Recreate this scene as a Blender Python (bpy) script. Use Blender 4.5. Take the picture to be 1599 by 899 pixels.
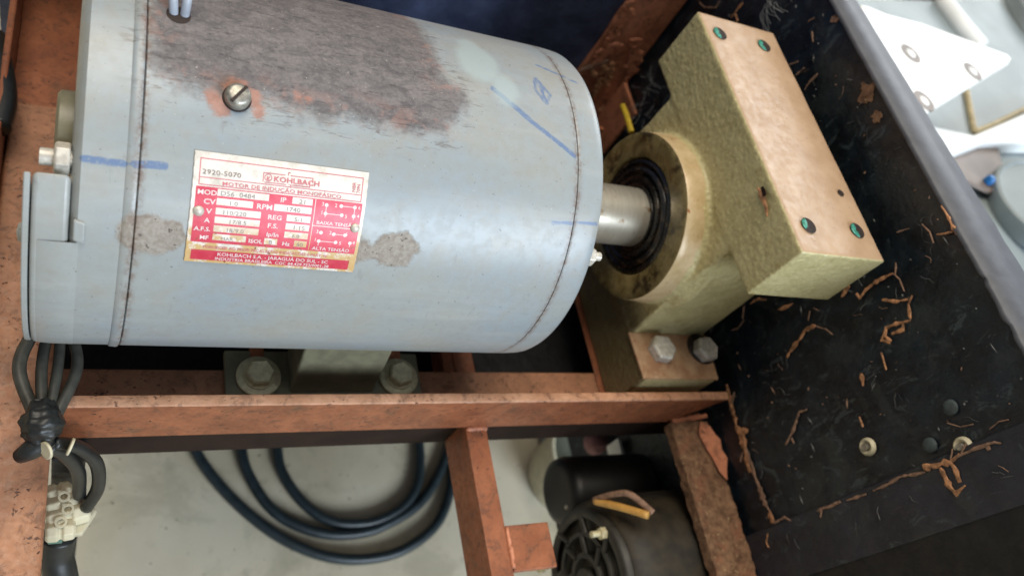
import bpy, bmesh, math, random
from mathutils import Vector, Matrix, noise as mnoise
random.seed(7)
for o in list(bpy.data.objects): bpy.data.objects.remove(o)
S = bpy.context.scene
COL = S.collection
CM = 0.01
H0 = 45.0                      # height of the motor shaft above the floor, in cm

# ------------------------------------------------------------------ camera
Rwc = Matrix(((0.878562, -0.195785, 0.435657), (0.057151, -0.862480, -0.502854), (0.474197, 0.466686, -0.746553)))
cam_d = bpy.data.cameras.new('camera'); cam = bpy.data.objects.new('camera', cam_d); COL.objects.link(cam)
flip = Matrix(((1,0,0),(0,-1,0),(0,0,-1)))
m4 = (flip @ Rwc).transposed().to_4x4()
m4.translation = Vector((-10.639, -24.534, 30.400)) * CM + Vector((0, 0, H0*CM))
cam.matrix_world = m4
cam_d.sensor_width = 36.0; cam_d.lens = 36.0*1249.04/1599.0
cam_d.clip_start = 0.01; cam_d.clip_end = 60
cam_d.dof.use_dof = True; cam_d.dof.focus_distance = 0.335; cam_d.dof.aperture_fstop = 9.5
S.camera = cam

# ------------------------------------------------------------------ light
W = bpy.data.worlds.new('World'); S.world = W; W.use_nodes = True
bg = W.node_tree.nodes['Background']; bg.inputs[0].default_value = (0.86, 0.91, 1.0, 1); bg.inputs[1].default_value = 0.2
def area(name, loc, target, sx, sy, power, col):
    l = bpy.data.lights.new(name, 'AREA'); l.shape = 'RECTANGLE'; l.size = sx; l.size_y = sy; l.energy = power; l.color = col
    o = bpy.data.objects.new(name, l); COL.objects.link(o)
    o.location = loc
    o.rotation_euler = (Vector(target)-Vector(loc)).to_track_quat('-Z', 'Y').to_euler()
    return o
area('window_light', (1.6, -3.0, 1.95), (0.1, 0, .45), 2.2, 1.4, 175, (0.77, 0.88, 1.0))
area('ceiling_light', (-.25, .45, 2.9), (0, 0, .45), 1.7, 1.5, 66, (1.0, 0.90, 0.75))
area('yard_light', (3.6, 2.2, 2.2), (1.2, .5, .2), 1.6, 1.6, 62, (0.92, 0.97, 1.0))
vs = S.view_settings
vs.view_transform = 'Standard'; vs.look = 'None'; vs.exposure = -0.04; vs.gamma = 1.0; vs.use_curve_mapping = False
S.render.engine = 'CYCLES'

# ------------------------------------------------------------------ node helper
class N:
    def __init__(s, name):
        s.m = bpy.data.materials.new(name); s.m.use_nodes = True
        s.t = s.m.node_tree; s.b = s.t.nodes['Principled BSDF']; s.co = None
    def n(s, typ, **kw):
        q = s.t.nodes.new(typ)
        for k, v in kw.items(): setattr(q, k, v)
        return q
    def set(s, sock, v):
        if isinstance(v, bpy.types.NodeSocket): s.t.links.new(v, sock)
        elif v is not None:
            if isinstance(v, (tuple, list)) and len(v) == 3 and sock.type == 'RGBA': v = (*v, 1)
            sock.default_value = v
    def coord(s):
        if s.co is None: s.co = s.n('ShaderNodeTexCoord').outputs['Object']
        return s.co
    def noise(s, scale, detail=4, rough=.55, stretch=None, dist=0, off=0):
        q = s.n('ShaderNodeTexNoise'); mp = s.n('ShaderNodeMapping')
        s.t.links.new(s.coord(), mp.inputs[0])
        st = stretch or (1, 1, 1); mp.inputs['Scale'].default_value = tuple(100*a for a in st)
        mp.inputs['Location'].default_value = (off, off*1.3, off*.7)
        s.t.links.new(mp.outputs[0], q.inputs['Vector'])
        q.inputs['Scale'].default_value = scale; q.inputs['Detail'].default_value = detail
        q.inputs['Roughness'].default_value = rough; q.inputs['Distortion'].default_value = dist
        return q.outputs[0]
    def voro(s, scale, feature='F1', stretch=None):
        q = s.n('ShaderNodeTexVoronoi', feature=feature); mp = s.n('ShaderNodeMapping')
        s.t.links.new(s.coord(), mp.inputs[0]); st = stretch or (1, 1, 1)
        mp.inputs['Scale'].default_value = tuple(100*a for a in st)
        s.t.links.new(mp.outputs[0], q.inputs['Vector']); q.inputs['Scale'].default_value = scale
        return q.outputs[0]
    def rng(s, v, a, b, lo=0.0, hi=1.0):
        q = s.n('ShaderNodeMapRange'); q.interpolation_type = 'SMOOTHSTEP'
        s.set(q.inputs[0], v); q.inputs[1].default_value = a; q.inputs[2].default_value = b
        q.inputs[3].default_value = lo; q.inputs[4].default_value = hi
        return q.outputs[0]
    def math(s, op, a, b=None):
        q = s.n('ShaderNodeMath', operation=op); s.set(q.inputs[0], a)
        if b is not None: s.set(q.inputs[1], b)
        return q.outputs[0]
    def mix(s, f, a, b):
        q = s.n('ShaderNodeMix', data_type='RGBA'); s.set(q.inputs[0], f); s.set(q.inputs[6], a); s.set(q.inputs[7], b)
        return q.outputs[2]
    def attr(s, name):
        return s.n('ShaderNodeAttribute', attribute_name=name).outputs['Fac']
    def xyz(s, src=None):
        q = s.n('ShaderNodeSeparateXYZ'); s.t.links.new(src or s.coord(), q.inputs[0]); return q.outputs
    def bump(s, h, strength=.3, dist=.02, prev=None):
        q = s.n('ShaderNodeBump'); s.set(q.inputs['Height'], h); q.inputs['Strength'].default_value = strength
        q.inputs['Distance'].default_value = dist*CM
        if prev is not None: s.t.links.new(prev, q.inputs['Normal'])
        return q.outputs[0]
    def out(s, col, rough=.5, metal=0.0, normal=None, spec=None, coat=None):
        s.set(s.b.inputs['Base Color'], col); s.set(s.b.inputs['Roughness'], rough); s.set(s.b.inputs['Metallic'], metal)
        if normal is not None: s.t.links.new(normal, s.b.inputs['Normal'])
        if spec is not None: s.b.inputs['Specular IOR Level'].default_value = spec
        if coat is not None: s.b.inputs['Coat Weight'].default_value = coat
        return s.m
def srgb(r, g, b):
    f = lambda c: (c/255/12.92) if c/255 <= .04045 else ((c/255+.055)/1.055)**2.4
    return (f(r), f(g), f(b))
def simple(name, c, rough=.5, metal=0, amt=.25, scale=1.5, bump=.2, bscale=8, spec=None):
    k = N(name); f = k.rng(k.noise(scale, 5), .3, .7)
    d = tuple(x*(1-amt) for x in c); l = tuple(min(1, x*(1+amt*.6)) for x in c)
    return k.out(k.mix(f, d, l), rough, metal, k.bump(k.noise(bscale, 4), bump, .02), spec)

# ------------------------------------------------------------------ materials
GREY = srgb(150, 154, 152)
def motor_paint(name, patches):
    k = N(name)
    big = k.rng(k.noise(.22, 3), .3, .7); fine = k.rng(k.noise(2.2, 6, .65), .38, .68)
    col = k.mix(big, GREY, srgb(142, 152, 158)); col = k.mix(k.math('MULTIPLY', fine, .3), col, srgb(138, 136, 128))
    # soft pale streaks along the axis
    st = k.rng(k.noise(1.0, 4, .6, (.12, 1, 1)), .5, .75); col = k.mix(k.math('MULTIPLY', st, .25), col, srgb(176, 176, 172))
    du = k.rng(k.noise(.7, 7, .7, None, .4, 17), .45, .68); col = k.mix(k.math('MULTIPLY', du, .30), col, srgb(150, 142, 126))
    gp = k.rng(k.noise(1.6, 7, .75, (1, .5, .5), .6, 23), .60, .70); col = k.mix(k.math('MULTIPLY', gp, .28), col, srgb(108, 104, 98))
    # small dark chips and specks
    sp = k.rng(k.noise(6.5, 2, .5), .70, .76); col = k.mix(k.math('MULTIPLY', sp, .6), col, srgb(80, 72, 64))
    sp2 = k.math('MULTIPLY', k.rng(k.noise(9, 2, .5, None, 0, 4), .74, .79), .7); col = k.mix(sp2, col, srgb(205, 205, 200))
    rough = k.rng(fine, 0, 1, .35, .40)
    nrm = k.bump(k.noise(.35, 2), .06, .03); nrm = k.bump(k.noise(11, 4), .22, .008, nrm)
    if patches:
        wob = k.math('SUBTRACT', k.noise(1.3, 7, .68), .5); wob2 = k.math('SUBTRACT', k.noise(5, 5, .7, (.5, 1, 1)), .5)
        # beige filler patches
        pu = k.math('ADD', k.attr('putty'), k.math('MULTIPLY', wob, .9))
        m = k.rng(pu, -.10, .12, .92, 0); rim = k.math('MULTIPLY', k.math('MULTIPLY', k.rng(pu, -.2, -.05, 0, 1), m), k.rng(k.noise(1.4, 4), .45, .6))
        pc = k.mix(k.rng(k.noise(5, 5, .7), .35, .65), srgb(134, 124, 112), srgb(156, 148, 138))
        pc = k.mix(k.rng(k.noise(4, 3), .62, .68), pc, srgb(84, 72, 62))
        pc = k.mix(k.math('MULTIPLY', rim, .5), pc, srgb(104, 82, 66)); col = k.mix(m, col, pc)
        # scorched, scraped patch
        sd = k.attr('scorch'); pa = k.math('ADD', k.math('ADD', sd, k.math('MULTIPLY', wob, 1.5)), k.math('MULTIPLY', wob2, .7))
        ms = k.rng(pa, -.6, .32, 1, 0)
        # brushed halo under the patch
        ha = k.math('MULTIPLY', k.rng(sd, .0, 1.3, .75, 0), k.rng(k.noise(3.4, 6, .7, (.28, 1.3, 1.3), .8), .55, .64)); col = k.mix(ha, col, srgb(98, 94, 90))
        g = k.rng(k.noise(1.6, 9, .74, (.7, 1.1, 1.1), .5), .32, .68)
        sc = k.mix(g, srgb(86, 82, 83), srgb(120, 114, 113)); gr = k.noise(7, 6, .75); sc = k.mix(k.rng(gr, .5, .66, 0, .4), sc, srgb(70, 66, 68)); sc = k.mix(k.rng(gr, .46, .36, 0, .3), sc, srgb(150, 142, 138))
        ck = k.rng(k.noise(2.6, 6, .75, (.3, 1.6, 1.6), .6), .57, .63); sc = k.mix(k.math('MULTIPLY', ck, .38), sc, srgb(66, 61, 62))
        wh = k.rng(k.noise(8, 2), .70, .76); sc = k.mix(wh, sc, srgb(165, 160, 152))
        # orange primer showing near the border
        edge = k.rng(sd, -1.7, -.35, 0, 1); og = k.math('MULTIPLY', edge, k.rng(k.noise(.8, 6, .7, None, .4, 2), .5, .58))
        sc = k.mix(k.math('MULTIPLY', og, .5), sc, srgb(148, 114, 104))
        col = k.mix(ms, col, sc)
        rs = k.math('ADD', k.attr('primer'), k.math('MULTIPLY', k.math('ADD', wob, wob2), .55))
        mr = k.rng(rs, -.14, .12, 1, 0); col = k.mix(k.math('MULTIPLY', mr, .9), col, k.mix(g, srgb(142, 100, 86), srgb(168, 124, 108)))
        # blue marker pen
        mk = k.math('ADD', k.attr('marker'), k.math('MULTIPLY', wob2, .13)); mm = k.rng(mk, -.03, .05, .9, 0)
        mm = k.math('MULTIPLY', mm, k.rng(k.noise(7, 4, .7, (1, 1, 1), 0, 9), .32, .5, .35, 1))
        col = k.mix(mm, col, srgb(94, 116, 150))
        # pale touch-up blobs of paint
        tu = k.rng(k.math('ADD', k.attr('touchup'), k.math('MULTIPLY', wob, .5)), -.15, .3, .55, 0); col = k.mix(tu, col, srgb(166, 182, 182))
        rr = k.math('MAXIMUM', ms, m); q = k.n('ShaderNodeMix', data_type='FLOAT'); k.set(q.inputs[0], rr); k.set(q.inputs[2], rough); q.inputs[3].default_value = .72
        rough = q.outputs[0]
        hb = k.math('MULTIPLY', ms, k.math('SUBTRACT', k.noise(3.2, 8, .75, (.55, 1.2, 1.2)), k.math('MULTIPLY', ck, .5)))
        nrm = k.bump(hb, .6, .05, nrm); nrm = k.bump(k.math('MULTIPLY', m, k.noise(5, 6, .7)), .7, .05, nrm)
    rust = k.attr('seam')
    if patches is not None:
        col = k.mix(k.math('MULTIPLY', k.rng(rust, 0, 1), k.rng(k.noise(3.5, 6, .75), .40, .62)), col, srgb(112, 90, 78))
    return k.out(col, rough, 0, nrm, .5)
M = {}
M['motor'] = motor_paint('grey_motor_paint', True)
M['motor_plain'] = motor_paint('grey_motor_paint_end', None)

def brown_paint(name, base, lite, pit, amt=1.0, rough=.55):
    k = N(name)
    f = k.rng(k.noise(.45, 5, .6), .3, .7); col = k.mix(f, base, lite)
    col = k.mix(k.math('MULTIPLY', k.rng(k.noise(3.5, 4, .6), .4, .7), .35), col, tuple(x*.72 for x in base))
    col = k.mix(k.math('MULTIPLY', k.rng(k.noise(.55, 6, .7, None, .3, 11), .55, .7), .55), col, srgb(96, 74, 52))
    col = k.mix(k.math('MULTIPLY', k.rng(k.noise(1.3, 8, .78, None, .7, 31), .50, .62), .55), col, srgb(84, 56, 42))
    col = k.mix(k.math('MULTIPLY', k.rng(k.noise(.35, 4, .6, None, .3, 41), .5, .7), .5), col, tuple(x*.62 for x in base))
    p = k.rng(k.noise(4.2, 4, .6, (.8, 1, 1)), .61, .66); p = k.math('MULTIPLY', p, k.rng(k.noise(.7, 3, .5, None, 0, 3), .40, .60)); p = k.math('MULTIPLY', p, amt)
    col = k.mix(p, col, pit)
    nrm = k.bump(k.noise(1.6, 4), .35, .05); nrm = k.bump(k.noise(13, 4), .35, .01, nrm)
    nrm = k.bump(k.math('MULTIPLY', p, -1.0), .5, .03, nrm)
    return k.out(col, k.rng(k.noise(3, 4), .3, .7, rough-.1, rough+.12), 0, nrm)
M['brown'] = brown_paint('brown_primer_paint', srgb(136, 78, 48), srgb(160, 97, 63), srgb(54, 32, 24), 1.1)
M['brown_wear'] = brown_paint('worn_brown_edge', srgb(176, 126, 94), srgb(196, 148, 116), srgb(84, 52, 38), 1.2)
M['brown_flange'] = brown_paint('brown_paint_speckled', srgb(150, 104, 76), srgb(172, 122, 90), srgb(72, 44, 34), 1.2)
M['brown_rust'] = brown_paint('red_brown_rusty_paint', srgb(190, 120, 88), srgb(210, 140, 106), srgb(60, 34, 26), 1.3, .6)
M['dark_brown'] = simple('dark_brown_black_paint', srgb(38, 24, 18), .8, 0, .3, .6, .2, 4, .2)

def cast(name, face_z, face_x):
    k = N(name); X = k.xyz(); ge = k.n('ShaderNodeNewGeometry'); NX = k.xyz(ge.outputs['Normal'])
    f = k.rng(k.noise(.8, 5, .6), .3, .7)
    col = k.mix(f, srgb(176, 165, 118), srgb(190, 180, 134))
    col = k.mix(k.rng(k.noise(4, 6, .7), .5, .7), col, srgb(206, 194, 142))
    col = k.mix(k.math('MULTIPLY', k.rng(k.noise(1.1, 6, .7, None, .3, 5), .56, .66), .4), col, srgb(150, 128, 78))
    foot_shade = k.math('MULTIPLY', k.rng(X[0], -.026, -.0285), k.rng(k.math('ADD', X[2], k.math('MULTIPLY', k.noise(.5, 5, .7), .04)), .088, .060)); col = k.mix(k.math('MULTIPLY', foot_shade, .8), col, srgb(72, 58, 34))  # motor's shadow on the low motor-side face, painted in as dark brown
    tz = k.math('MULTIPLY', k.rng(NX[2], .80, .9), k.rng(X[2], (face_z-.16)*CM, (face_z-.1)*CM))
    pink = k.mix(k.rng(k.noise(.5, 5, .6), .3, .7), srgb(172, 142, 112), srgb(188, 159, 129))
    pink = k.mix(k.rng(k.noise(7, 2), .70, .75), pink, srgb(120, 104, 100))
    pink = k.mix(k.math('MULTIPLY', k.rng(k.noise(2.2, 6, .7, None, 0, 8), .6, .68), .4), pink, srgb(150, 120, 100))
    col = k.mix(tz, col, pink)
    bb = k.math('SUBTRACT', k.math('MULTIPLY', k.noise(2.4, 5, .6), 1.3), k.math('MULTIPLY', k.rng(k.voro(3.2, 'SMOOTH_F1'), 0, .7), .45)); bf = k.math('MULTIPLY', bb, k.math('SUBTRACT', 1.0, k.math('MULTIPLY', tz, .88)))
    nrm = k.bump(bf, .8, .075)
    nrm = k.bump(k.noise(12, 3), .3, .012, nrm)
    return k.out(col, k.rng(bb, .1, .7, .34, .5), 0, nrm, .5)

def black_sheet(name, base=(11, 18, 25), lite=(24, 36, 46), stain=True, rough=.42, extra=0):
    k = N(name)
    f = k.rng(k.noise(.5, 5, .6), .35, .7); col = k.mix(f, srgb(*base), srgb(*lite))
    if stain:
        col = k.mix(k.math('MULTIPLY', k.rng(k.noise(.32, 8, .7, (1, .7, 1), .5, 6), .50, .60), .6), col, srgb(46, 52, 54))
        col = k.mix(k.math('MULTIPLY', k.rng(k.noise(.9, 6, .75, (1, 1, .6), .8, 14), .57, .63), .6), col, srgb(66, 78, 82))
        col = k.mix(k.math('MULTIPLY', k.rng(k.noise(6, 2), .725, .76), .5), col, srgb(110, 108, 100))
        col = k.mix(k.math('MULTIPLY', k.rng(k.noise(2.6, 6, .8, (1, 1.8, .3), .8, 21), .645, .67), .55), col, srgb(92, 96, 96))
    nrm = k.bump(k.noise(.7, 6, .62), .6, .22); nrm = k.bump(k.noise(5, 4), .35, .03, nrm)
    return k.out(col, k.rng(k.noise(1.3, 5), .3, .7, rough-.08, rough+.14), 0, nrm, .5)
M['black'] = black_sheet('black_painted_steel', rough=.36)
M['black_back'] = black_sheet('black_back_panel', (62, 72, 100), (80, 92, 124), False, .45)
M['black_strip'] = black_sheet('scuffed_black_strip', (32, 34, 42), (46, 48, 58), True, .5)
M['black_rough'] = black_sheet('black_matt_paint', (13, 13, 14), (24, 24, 26), False, .6)
M['wall_edge'] = simple('grey_scuffed_edge_paint', srgb(82, 85, 92), .5, 0, .16, 1.2, .3, 9)
M['plug'] = simple('dark_grey_green_filler', srgb(64, 74, 76), .7, 0, .4, 3, .5, 8)
M['zinc'] = simple('dull_zinc', srgb(200, 194, 182), .42, .2, .25, 4, .3, 10)
M['zinc_yellow'] = simple('yellowish_zinc_plate', srgb(208, 200, 164), .4, .15, .18, 4, .3, 10)
M['steel'] = simple('worn_grey_steel', srgb(160, 156, 146), .4, .6, .35, 5, .5, 8)
M['olive'] = simple('olive_grey_paint', srgb(116, 112, 90), .42, 0, .2, 1.2, .3, 5)
M['black_rubber'] = simple('black_rubber', srgb(30, 32, 31), .42, 0, .3, 2, .25, 8)
M['lead'] = simple('grey_black_cable_sleeve', srgb(60, 59, 52), .5, 0, .3, 2, .25, 8)
M['blue_cable'] = simple('dark_blue_grey_cable', srgb(34, 46, 50), .4, 0, .3, 1, .1, 8)
M['light_wire'] = simple('pale_grey_wire_sleeve', srgb(160, 166, 176), .35, 0, .15, 2, .1, 8)
M['nylon'] = simple('yellowed_white_plastic', srgb(196, 188, 160), .5, 0, .14, 1.5, .25, 4)
M['teal'] = simple('teal_thread_highlight', srgb(60, 150, 130), .4, 0, .5, 6, .2, 8)  # colour of the painted highlight inside the bolt holes
M['hole'] = simple('dark_bore', srgb(40, 26, 20), .7, 0, .3, 4, .2, 8)
M['orange_fibre'] = simple('orange_dried_root', srgb(184, 134, 96), .8, 0, .6, 3, .6, 9)
M['pale_fibre'] = simple('pale_brown_fibre', srgb(142, 112, 92), .8, 0, .4, 3, .6, 9)
M['web_dust'] = simple('grey_dust_specks', srgb(98, 100, 100), .8, 0, .5, 3, .1, 9)
M['web'] = simple('grey_web_strand', srgb(130, 134, 136), .8, 0, .2, 3, .1, 9)
M['yellow_wire'] = simple('yellow_cable', srgb(206, 176, 52), .4, 0, .2, 2, .1, 8)
M['tan_wire'] = simple('tan_lead_wire', srgb(206, 158, 84), .45, 0, .2, 2, .1, 8)
M['motor2'] = simple('dusty_black_paint', srgb(44, 43, 38), .5, 0, .45, 1.2, .4, 5)
M['motor2_dust'] = simple('brown_dusty_black_body', srgb(48, 42, 31), .6, 0, .7, .6, .3, 5)
M['cap_black'] = simple('black_cover_paint', srgb(20, 20, 19), .45, 0, .3, 1.2, .2, 5)
M['machine_white'] = simple('white_machine_paint', srgb(236, 238, 236), .45, 0, .06, .4, .1, 2)
M['machine_grey'] = simple('light_grey_casting', srgb(146, 156, 158), .5, 0, .18, .12, .1, 2)
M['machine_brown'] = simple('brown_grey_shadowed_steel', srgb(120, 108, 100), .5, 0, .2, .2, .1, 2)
M['blue'] = simple('blue_plastic', srgb(30, 110, 180), .4)
M['pink'] = simple('dull_pink_rag', srgb(150, 110, 112), .8)
k = N('flaky_rust'); f = k.rng(k.noise(1.6, 7, .75), .35, .65)
c_ = k.mix(f, srgb(92, 64, 44), srgb(146, 112, 84)); c_ = k.mix(k.math('MULTIPLY', k.rng(k.noise(.7, 5, .7, None, 0, 3), .5, .66), .6), c_, srgb(150, 98, 72))
c_ = k.mix(k.rng(k.noise(5, 3), .64, .7), c_, srgb(186, 160, 118))
M['flaky'] = k.out(c_, .75, 0, k.bump(k.noise(3, 8, .75), 1.0, .15))
# polished shaft with turning marks
k = N('polished_shaft_steel')
f = k.rng(k.noise(2.0, 5, .6, (2, .35, .35)), .3, .7)
c_ = k.mix(f, srgb(196, 190, 174), srgb(210, 204, 190)); c_ = k.mix(k.rng(k.noise(1.1, 6, .7), .58, .68), c_, srgb(146, 110, 66))
M['shaft'] = k.out(c_, .34, .65, None)
# greasy seal
k = N('greasy_black_seal'); c_ = k.mix(k.rng(k.noise(1.2, 6, .7), .5, .7), srgb(22, 20, 18), srgb(74, 58, 36))
M['seal'] = k.out(c_, k.rng(k.noise(2, 4), .3, .7, .12, .4), .1, k.bump(k.noise(3, 5), .4, .03), .7)
# flange face: brown oily olive; rim: tan
k = N('oily_flange_face'); f = k.rng(k.noise(.9, 7, .7), .35, .65)
c_ = k.mix(f, srgb(102, 88, 50), srgb(140, 124, 82)); c_ = k.mix(k.rng(k.noise(.6, 6, .7, None, .3, 9), .52, .66), c_, srgb(58, 44, 24))
M['flange_face'] = k.out(c_, k.rng(k.noise(1.2, 5), .35, .65, .2, .45), .1, k.bump(k.noise(4, 6, .7), .35, .04), .6)
k = N('tan_flange_rim'); f = k.rng(k.noise(.8, 6, .65), .35, .65)
c_ = k.mix(f, srgb(186, 162, 118), srgb(206, 184, 146)); c_ = k.mix(k.rng(k.noise(1.3, 6, .7, None, .3, 5), .60, .68), c_, srgb(150, 98, 56))
M['flange_rim'] = k.out(c_, .36, .05, k.bump(k.noise(5, 5), .35, .03), .6)
k = N('tan_worn_foot'); f = k.rng(k.noise(1.0, 6, .7), .35, .65)
c_ = k.mix(f, srgb(150, 112, 82), srgb(176, 144, 112)); c_ = k.mix(k.rng(k.noise(1.8, 6, .7, None, .3, 5), .60, .66), c_, srgb(160, 88, 46))
M['foot_top'] = k.out(c_, .5, 0, k.bump(k.noise(4, 5), .4, .04))
# floor
k = N('dusty_concrete_floor'); f = k.rng(k.noise(.05, 5, .6), .35, .65)
c_ = k.mix(f, srgb(182, 170, 142), srgb(204, 194, 170)); c_ = k.mix(k.math('MULTIPLY', k.rng(k.noise(.3, 6, .7), .55, .7), .35), c_, srgb(120, 112, 96))
c_ = k.mix(k.math('MULTIPLY', k.rng(k.noise(.12, 7, .7, None, .8, 7), .50, .64), .28), c_, srgb(124, 120, 98))
c_ = k.mix(k.rng(k.noise(1.6, 3), .68, .72), c_, srgb(96, 84, 70))
M['floor'] = k.out(c_, .75, 0, k.bump(k.noise(2.5, 6), .3, .06))

# ------------------------------------------------------------------ mesh helper (all numbers in cm, origin on the motor axis)
class B:
    def __init__(s): s.v = []; s.f = []; s.mi = []
    def add(s, vs, fs, mi=0):
        o = len(s.v); s.v += [Vector(p) for p in vs]; s.f += [tuple(i+o for i in f) for f in fs]; s.mi += [mi]*len(fs); return s
    def box(s, a, b, mi=0):
        x0, y0, z0 = a; x1, y1, z1 = b
        return s.add([(x0,y0,z0),(x1,y0,z0),(x1,y1,z0),(x0,y1,z0),(x0,y0,z1),(x1,y0,z1),(x1,y1,z1),(x0,y1,z1)],
                     [(0,3,2,1),(4,5,6,7),(0,1,5,4),(1,2,6,5),(2,3,7,6),(3,0,4,7)], mi)
    def prism(s, pts, ax, a, b, mi=0):
        def mk(p, t):
            return (t, p[0], p[1]) if ax == 0 else (p[0], t, p[1]) if ax == 1 else (p[0], p[1], t)
        n = len(pts); area2 = sum(pts[i][0]*pts[(i+1) % n][1]-pts[(i+1) % n][0]*pts[i][1] for i in range(n))
        if area2 < 0: pts = pts[::-1]
        if ax == 1: pts = pts[::-1]
        vs = [mk(p, a) for p in pts]+[mk(p, b) for p in pts]
        fs = [tuple(range(n))[::-1], tuple(range(n, 2*n))]+[(i, (i+1) % n, n+(i+1) % n, n+i) for i in range(n)]
        return s.add(vs, fs, mi)
    def lathe(s, prof, c=(0,0,0), d=(1,0,0), n=64, mi=0, caps=True, a0=0, a1=360):
        d = Vector(d).normalized(); u = d.orthogonal().normalized()
        if abs(d.x) > .99: u = Vector((0,0,1))
        w = d.cross(u); c = Vector(c); vs = []; full = (a1-a0) >= 360; m = n if full else n+1
        for (t, r) in prof:
            for i in range(m):
                a = math.radians(a0+(a1-a0)*i/n); vs.append(c+d*t+(u*math.cos(a)+w*math.sin(a))*r)
        fs = []
        for j in range(len(prof)-1):
            for i in range(n):
                i2 = (i+1) % m if full else i+1
                fs.append((j*m+i, j*m+i2, (j+1)*m+i2, (j+1)*m+i))
        if caps and full:
            fs.append(tuple(range(m))[::-1]); fs.append(tuple((len(prof)-1)*m+i for i in range(m)))
        return s.add(vs, fs, mi)
    def tube(s, pts, r, n=10, mi=0, smooth=True):
        pts = [Vector(p) for p in pts]
        if smooth and len(pts) > 2: pts = catmull(pts, 8)
        m = len(pts); rs = r if isinstance(r, (list, tuple)) else None; vs = []
        up = Vector((0.13, .21, .97))
        t = (pts[1]-pts[0]).normalized(); u = t.cross(up).normalized()
        for i, p in enumerate(pts):
            t = (pts[min(i+1, m-1)]-pts[max(i-1, 0)]).normalized(); u = (u-t*u.dot(t)).normalized(); w = t.cross(u)
            q_ = i/(m-1)*(len(rs)-1) if rs else 0; i_ = min(int(q_), len(rs)-2) if rs else 0; rr = rs[i_]+(rs[i_+1]-rs[i_])*(q_-i_) if rs else r
            for k2 in range(n):
                a = 2*math.pi*k2/n; vs.append(p+(u*math.cos(a)+w*math.sin(a))*rr)
        fs = [(j*n+i, j*n+(i+1) % n, (j+1)*n+(i+1) % n, (j+1)*n+i) for j in range(m-1) for i in range(n)]
        fs += [tuple(range(n))[::-1], tuple((m-1)*n+i for i in range(n))]
        return s.add(vs, fs, mi)
    def hexa(s, c, d, r, h, mi=0, n=6, rot=0):
        return s.lathe([(0, r), (h*.8, r), (h, r*.86)], c, d, n, mi, True, rot, rot+360)
def catmull(p, k):
    out = []; p = [p[0]*2-p[1]]+p+[p[-1]*2-p[-2]]
    for i in range(1, len(p)-2):
        for j in range(k):
            t = j/k; a, b, c, d = p[i-1], p[i], p[i+1], p[i+2]
            out.append(.5*((2*b)+(c-a)*t+(2*a-5*b+4*c-d)*t*t+(3*b-a-3*c+d)*t**3))
    return out+[p[-2]]
OFF = Vector((0, 0, H0))
def thing(name, base, label, cat, group=None, kind=None):
    o = bpy.data.objects.new(name, None); COL.objects.link(o); o.empty_display_size = .02
    o.location = (Vector(base)+OFF)*CM
    o['label'] = label; o['category'] = cat
    if group: o['group'] = group
    return o
def world_base(o):
    v = Vector((0, 0, 0))
    while o is not None: v += Vector(o.location); o = o.parent
    return v
def obj(name, b, mats, parent=None, smooth=False, bevel=0, seg=2, base=None, auto=None):
    me = bpy.data.meshes.new(name)
    org = world_base(parent) if parent else ((Vector(base)+OFF)*CM if base is not None else Vector((0,0,0)))
    me.from_pydata([(v+OFF)*CM-org for v in b.v], [], b.f)
    if not isinstance(mats, (list, tuple)): mats = [mats]
    for m in mats: me.materials.append(m)
    me.polygons.foreach_set('material_index', b.mi)
    me.update()
    bm = bmesh.new(); bm.from_mesh(me); bmesh.ops.recalc_face_normals(bm, faces=bm.faces) if not getattr(b, 'keep', False) else None
    bm.to_mesh(me); bm.free()
    o = bpy.data.objects.new(name, me); COL.objects.link(o)
    if parent: o.parent = parent
    else: o.location = org
    if smooth: me.polygons.foreach_set('use_smooth', [True]*len(me.polygons)); 
    if smooth and auto: me.set_sharp_from_angle(angle=math.radians(auto))
    if bevel:
        mo = o.modifiers.new('bevel', 'BEVEL'); mo.width = bevel*CM; mo.segments = seg; mo.limit_method = 'ANGLE'; mo.angle_limit = math.radians(40)
    return o
def top(o, label, cat, group=None):
    o['label'] = label; o['category'] = cat
    if group: o['group'] = group
    return o
def struct(o): o['kind'] = 'structure'; return o
def ragged(o, size=.25, strength=.12, sub=0, tex_scale=.6, remesh=None, smooth_it=0):
    if remesh:
        r = o.modifiers.new('remesh', 'REMESH'); r.mode = 'VOXEL'; r.voxel_size = remesh*CM; r.use_smooth_shade = True
    if sub:
        q = o.modifiers.new('sub', 'SUBSURF'); q.subdivision_type = 'SIMPLE'; q.levels = q.render_levels = sub
    if smooth_it:
        q = o.modifiers.new('smooth', 'SMOOTH'); q.iterations = smooth_it; q.factor = .5
    t = bpy.data.textures.new('clouds', 'CLOUDS'); t.noise_scale = tex_scale*CM; t.noise_depth = 3
    d = o.modifiers.new('displace', 'DISPLACE'); d.texture = t; d.strength = strength*CM; d.mid_level = .5
    return o

# ================================================================== floor
b = B(); b.add([(-400,-400,-45),(400,-400,-45),(400,400,-45),(-400,400,-45)], [(0,1,2,3)])
struct(obj('floor', b, M['floor']))

# ================================================================== steel frame
FR = thing('steel_frame', (7, 0, -45), 'red-brown painted angle-iron frame carrying the grey motor and the olive gearbox', 'frame')
ZF = -9.1
def angle_x(b, x0, x1, yo, yi, z0, ztop, t=.35):
    pass
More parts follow.
